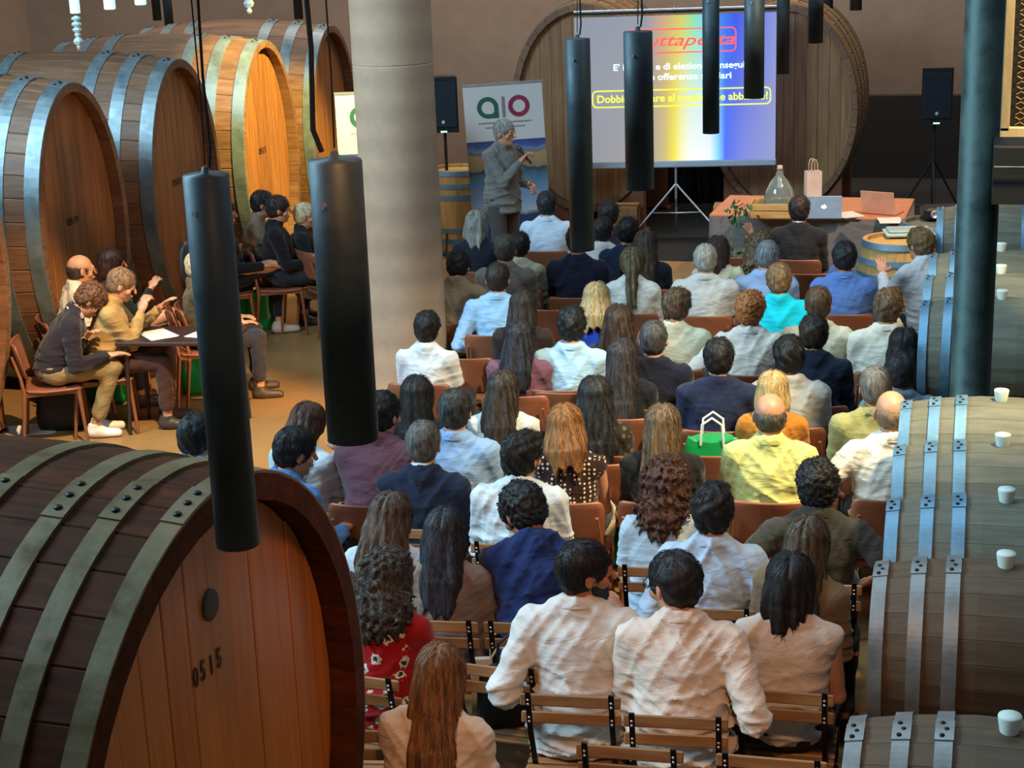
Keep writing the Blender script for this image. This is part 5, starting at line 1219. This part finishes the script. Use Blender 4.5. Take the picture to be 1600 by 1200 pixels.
F_(967, 505, 'brunette next to royal blue top', 'person with long dark brown hair and dark top beside the royal blue top', hair='longwavy', hcol=(40, 28, 22), hcol2=(84, 64, 52), top=(34, 36, 60), res='mid')
F_(932, 468, 'blonde woman in royal blue top', 'person with long blonde hair in royal blue top', hair='straight', hcol=(146, 122, 80), hcol2=(206, 186, 138), top=(24, 62, 176), res='mid')
M_(1173, 487, 'red haired man in white shirt', 'person with curly ginger hair in white pinkish shirt', hair='shortcurl', hcol=(150, 84, 38), hcol2=(206, 132, 72), top=(224, 212, 198), collar=(206, 212, 222), res='mid', loose=1.4, hyaw=-12, al='wide')
M_(1057, 482, 'wavy haired man in cream polo', 'person with wavy brown hair in cream polo', hair='tuft', hcol=(54, 38, 26), hcol2=(130, 104, 74), top=(224, 214, 180), sleeve='short', res='mid', loose=1.4, hpitch=16, hyaw=-14)
M_(1278, 478, 'brown haired man in ivory shirt', 'person with brown quiff in ivory shirt', hair='neat', hcol=(52, 38, 28), hcol2=(120, 92, 64), top=(222, 214, 184), res='mid', loose=1.3)
M_(1388, 483, 'brown haired man in white shirt scratching his head', 'person with brown hair in white shirt, hand raised to head', hair='tuft', hcol=(66, 48, 34), hcol2=(140, 112, 80), top=(224, 216, 196), collar=(196, 208, 220), res='mid', ar='chin', loose=1.3, hyaw=-18)
M_(1217, 440, 'man in turquoise shirt', 'person with light brown hair in bright turquoise shirt', hair='short', hcol=(92, 70, 48), hcol2=(150, 122, 88), top=(0, 178, 206), res='mid', loose=1.7, fold=.010, sleeve='short')
M_(778, 438, 'dark haired man in bright sky blue shirt', 'person with short dark hair in sky blue shirt right of the column', hair='neat', hcol=(34, 26, 24), top=(150, 190, 226), collar=(150, 190, 226), res='mid', al='side', k=1.02)
F_(988, 412, 'woman with ribbon in blonde ponytail', 'person with dark blonde ponytail and green ribbon over white blouse', hair='pony', hcol=(46, 40, 34), hcol2=(150, 130, 88), top=(204, 206, 200), res='mid', k=1.0)
M_(1102, 408, 'white haired man in grey polo', 'person with white hair in pale grey polo', hair='grey', hcol=(128, 124, 114), hcol2=(190, 188, 180), top=(180, 182, 182), collar=(150, 170, 176), sleeve='short', res='mid', loose=1.6, hem='out')
F_(1122, 392, 'brown haired person raising a hand', 'person with brown hair in cream top raising one hand', hair='bob', hcol=(50, 34, 28), top=(210, 198, 172), res='far', ar='raised', k=.96)
M_(1198, 402, 'grey haired man in blue polo', 'person with grey sides and dark crown in light blue polo', hair='grey', hcol=(70, 74, 78), hcol2=(150, 160, 166), top=(136, 164, 204), res='far', sleeve='short', hroll=6)
F_(1188, 388, 'curly brown haired woman in cream blouse', 'person with curly brown hair in cream blouse', hair='curlylong', hcol=(60, 44, 34), hcol2=(150, 118, 84), top=(214, 206, 160), res='far', k=1.0)
M_(1319, 405, 'black haired man in blue shirt', 'person with short black hair in cornflower blue shirt', hair='short', hcol=(22, 22, 26), top=(84, 118, 184), collar=(104, 140, 200), res='mid', loose=1.4, al='chin', skin='m')
M_(1437, 384, 'tousle haired person in white sweatshirt', 'person with tousled brown hair in white sweatshirt turned towards the table', hair='tuft', hcol=(84, 60, 38), hcol2=(160, 128, 84), top=(206, 206, 206), res='mid', yaw=36, lean=14, hyaw=10, loose=1.4, hem='out', al='front', skin='p')
M_(716, 419, 'person in beige shirt half behind the column', 'person in beige shirt half hidden behind the concrete column', hair='short', hcol=BLK, top=(132, 116, 92), res='mid', lean=14, hpitch=26, yaw=2)
M_(790, 392, 'grey haired man in taupe shirt', 'person with grey-brown hair in taupe shirt', hair='grey', hcol=(54, 50, 46), hcol2=(98, 92, 84), top=(104, 96, 90), res='far', loose=1.3)
F_(812, 386, 'dark haired person in beige blouse', 'person with dark hair in beige blouse, beside the taupe shirt', hair='short', hcol=BLK, top=(160, 150, 126), res='far')
M_(903, 378, 'person in navy suit below the lamp', 'person in navy suit whose head is hidden by the long tube lamp', hair='short', hcol=BLK, top=(20, 24, 44), jacket=True, hem='out', res='far', loose=1.7, k=1.06)
F_(1008, 384, 'brown haired woman in black top near front', 'person with long dark brown hair in black top near the front', hair='long', hcol=(50, 38, 30), hcol2=(92, 76, 60), top=(26, 28, 36), res='far')
F_(942, 362, 'dark haired person in white T-shirt', 'person with short dark hair in white T-shirt near the front', hair='short', hcol=(26, 18, 18), top=(200, 194, 188), sleeve='short', res='far')
M_(982, 364, 'man in dark blue jacket', 'person with short black hair in dark blue jacket near the front', hair='short', hcol=BLK, top=(26, 34, 60), jacket=True, res='far', loose=1.4, twist=-12)
F_(745, 352, 'grey blonde woman in dark jacket', 'person with grey-blonde hair in dark jacket in front row by column', hair='bob', hcol=(96, 92, 86), hcol2=(176, 172, 160), top=(24, 26, 38), jacket=True, res='far', loose=1.7, k=1.02)
M_(951, 337, 'dark haired man in front row', 'person with dark hair in dark jacket, front row before the tripod', hair='short', hcol=BLK, top=(30, 36, 46), jacket=True, res='far')
M_(854, 322, 'black haired man in white shirt at front', 'person with black hair in crisp white shirt in the front row', hair='short', hcol=(22, 26, 26), top=(196, 208, 222), collar=(196, 208, 222), res='far', loose=1.6, hyaw=10)
M_(1249, 330, 'man in black suit at the table', 'person in black suit sitting at the front table', hair='short', hcol=(40, 32, 28), top=(40, 38, 42), collar=(190, 210, 226), jacket=True, hem='out', res='far', loose=1.5, yaw=0, k=1.04)
# left group, facing right
G_ = 'listeners at the left'
M_(141, 470, 'curly haired man in dark sweater', 'person with brown curly hair in dark sweater bent forward, leftmost chair', hair='shortcurl', hcol=(84, 52, 34), hcol2=(140, 96, 62), top=(40, 34, 42), collar=(210, 216, 226), yaw=-62, lean=26, hpitch=46, al='fold', ar='knee', legs='b', pants=(150, 128, 88), shoes=(226, 222, 212), res='mid', group=G_, loose=1.4)
M_(190, 446, 'man in tan jacket', 'person with thin grey hair in tan jacket reading at left', hair='grey', hcol=(110, 84, 60), top=(182, 148, 92), collar=(200, 180, 140), jacket=True, hem='out', yaw=-64, lean=12, hpitch=24, ar='phone', al='front', pants=(70, 44, 38), res='mid', group=G_, loose=1.3)
M_(127, 422, 'bald man in white shirt', 'person with bald crown and white shirt, sunglasses on head', hair='bald', hcol=(50, 40, 34), top=(220, 210, 188), sleeve='short', glasses=True, yaw=-50, lean=6, res='mid', group=G_, floor_xy=None)
F_(176, 412, 'dark haired woman in dark green jacket', 'person with dark reddish hair in dark green jacket holding a phone', hair='bob', hcol=(48, 24, 22), top=(28, 38, 34), jacket=True, yaw=-58, lean=-4, legs='x', ar='phone', pants=(124, 108, 92), res='far', group=G_)
F_(312, 418, 'pale blonde person behind the long lamp', 'person with pale blonde hair half hidden by the long tube lamp', hair='short', hcol=(178, 156, 116), hcol2=(226, 208, 170), top=(84, 70, 48), yaw=-60, res='far', group=G_)
M_(350, 334, 'crossed-leg sitter in black', 'person in black with crossed legs mostly behind the long tube lamp', hair='short', hcol=BLK, top=(20, 20, 24), legs='x', yaw=-66, lean=-6, ar='lap', pants=(24, 26, 34), shoes=(190, 176, 160), res='far', group=G_, k=1.04)
M_(411, 320, 'dark haired man in beige shirt', 'person with dark hair in beige shirt beside the yellow lit cask', hair='short', hcol=(26, 18, 16), top=(146, 128, 104), yaw=-72, lean=6, hpitch=10, ar='front', pants=(28, 26, 30), res='far', group=G_)
M_(436, 328, 'man in black leather jacket', 'person in black leather jacket beyond the beige shirt at left', hair='short', hcol=(36, 24, 20), top=(20, 20, 24), jacket=True, yaw=-66, lean=-2, res='far', group=G_, loose=1.4)
F_(477, 338, 'pale blonde person in black', 'person with pale blonde hair in black left of the column', hair='short', hcol=(190, 168, 126), hcol2=(226, 210, 176), top=(22, 22, 26), yaw=-70, res='far', group=G_, k=.95)
# the speaker
M_(789, 208, 'speaker', 'person standing with a microphone, grey hair and grey suit jacket, facing right', hair='grey', hcol=(120, 116, 110), hcol2=(190, 188, 184), top=(118, 116, 112), jacket=True, hem='out', stand=True, yaw=-118, hyaw=10, hpitch=4, ar='mic', al='hang', lean=2, pants=(74, 70, 66), res='near', chair=None, group='standing speaker', k=1.06, loose=1.3, collar=(26, 28, 44), shoes=(30, 26, 24))
sp_ = [o for o in C.objects if o.get('group') == 'standing speaker'][0]; del sp_['group']
t = thing('microphone', 'black handheld microphone held by the standing speaker', 'microphone')
bpy.context.view_layer.update()
mp = dict(sex='m', stand=True, hyaw=10, hpitch=4, ar='mic', al='hang', lean=2, seed=1)
wr = [a for a in arms_of(mp) if a[0] > 0][0][3]; el = [a for a in arms_of(mp) if a[0] > 0][0][2]; hd = (wr-el)/np.linalg.norm(wr-el)
g = sp_.matrix_world @ Vector(wr+hd*.07); t.location = g; hcw = sp_.matrix_world @ Vector(pose(mp)[6]+np.array([0, .10, -.06])); t.rotation_euler = (hcw-g).to_track_quat('Z', 'Y').to_euler()
MB().tube([(0, 0, -.10), (0, 0, .06)], [.012, .016], 10).obj('handle', M_BLACK, t); MB().lathe([(.016, .06), (.025, .08), (.025, .10), (.016, .122), (0, .126)], 14).obj('grille', plain('mic_grille', (70, 70, 72), .4, .6), t)
# phone held by the woman on the left
pw = [o for o in C.objects if o.get('label', '').startswith('person with long reddish brown hair')][0]
mp = dict(sex='f', lean=6, ar='phone', seed=1); A_ = [a for a in arms_of(mp) if a[0] > 0][0]; hd = (A_[3]-A_[2])/np.linalg.norm(A_[3]-A_[2])
t = thing('mobile_phone', 'phone with bright white screen held by the woman in white shirt', 'phone', sp_.location, 0); t.location = pw.matrix_world @ Vector(A_[3]+hd*.12+np.array([0, 0, .03])); t.rotation_euler = (.9, 0, pw.rotation_euler.z+.25)
MB().box((0, 0, 0), (.085, .17, .009), bev=.003).obj('case', M_BLACK, t); MB().box((0, 0, .006), (.078, .16, .002)).obj('screen', emis('phone_screen', (250, 225, 225), 1.0), t)
# chairs under the seated people, then the empty ones
for kind, x, y, ya, short, k in CHAIRLOG:
    q = np.array([x, y])+rotz(ya)[:2, :2] @ np.array([0, -.015])
    words = (('brown chair under ' if kind == 'shell' else 'slatted chair under ')+short).split()
    chair(kind, float(q[0]), float(q[1]), ya, ' '.join(words))
EMP = [('bistro', 983, 1172, .82, 3, 'empty slatted bistro chair at the bottom edge'), ('bistro', 772, 1052, .80, -3, 'empty slatted bistro chair holding a black handbag'),
       ('bistro', 545, 1152, .80, 10, 'slatted bistro chair corner beside the huge near cask'), ('bistro', 1205, 1196, .8, 2, 'empty slatted bistro chair at bottom by the white carrier bag'),
       ('shell', 1105, 712, .80, 6, 'empty brown chair carrying the green bag'), ('shell', 972, 712, .80, 6, 'empty brown chair beside the polka-dot woman'),
       ('shell', 722, 560, .80, 4, 'empty brown chair right of the short haired woman'), ('shell', 1265, 428, .80, 6, 'empty brown chair behind the black suited man'),
       ('shell', 1160, 402, .80, 6, 'empty brown chair left of the curly haired woman'), ('shell', 1160, 440, .8, 6, 'empty brown chair next to the white haired man'),
       ('shell', 740, 450, .80, 4, 'empty dark chair right of the beige shirt'), ('shell', 858, 484, .80, 5, 'empty brown chair behind the navy suit'),
       ('shell', 275, 478, .80, -60, 'empty chair with arms by the side table'), ('shell', 1330, 560, .8, 8, 'empty brown chair beside the navy jacket man'), ('shell', 470, 392, .8, -40, 'empty reddish chair left of the concrete column'),
       ('shell', 868, 610, .8, 6, 'empty brown chair behind the pale blue shirt')]
for kind, px, py, h, yd, lab in EMP:
    P = onz(px, py, h); ya = D2(yd); q = rotz(ya)[:2, :2] @ np.array([0, .26]); chair(kind, float(P[0]+q[0]), float(P[1]+q[1]), ya, lab)
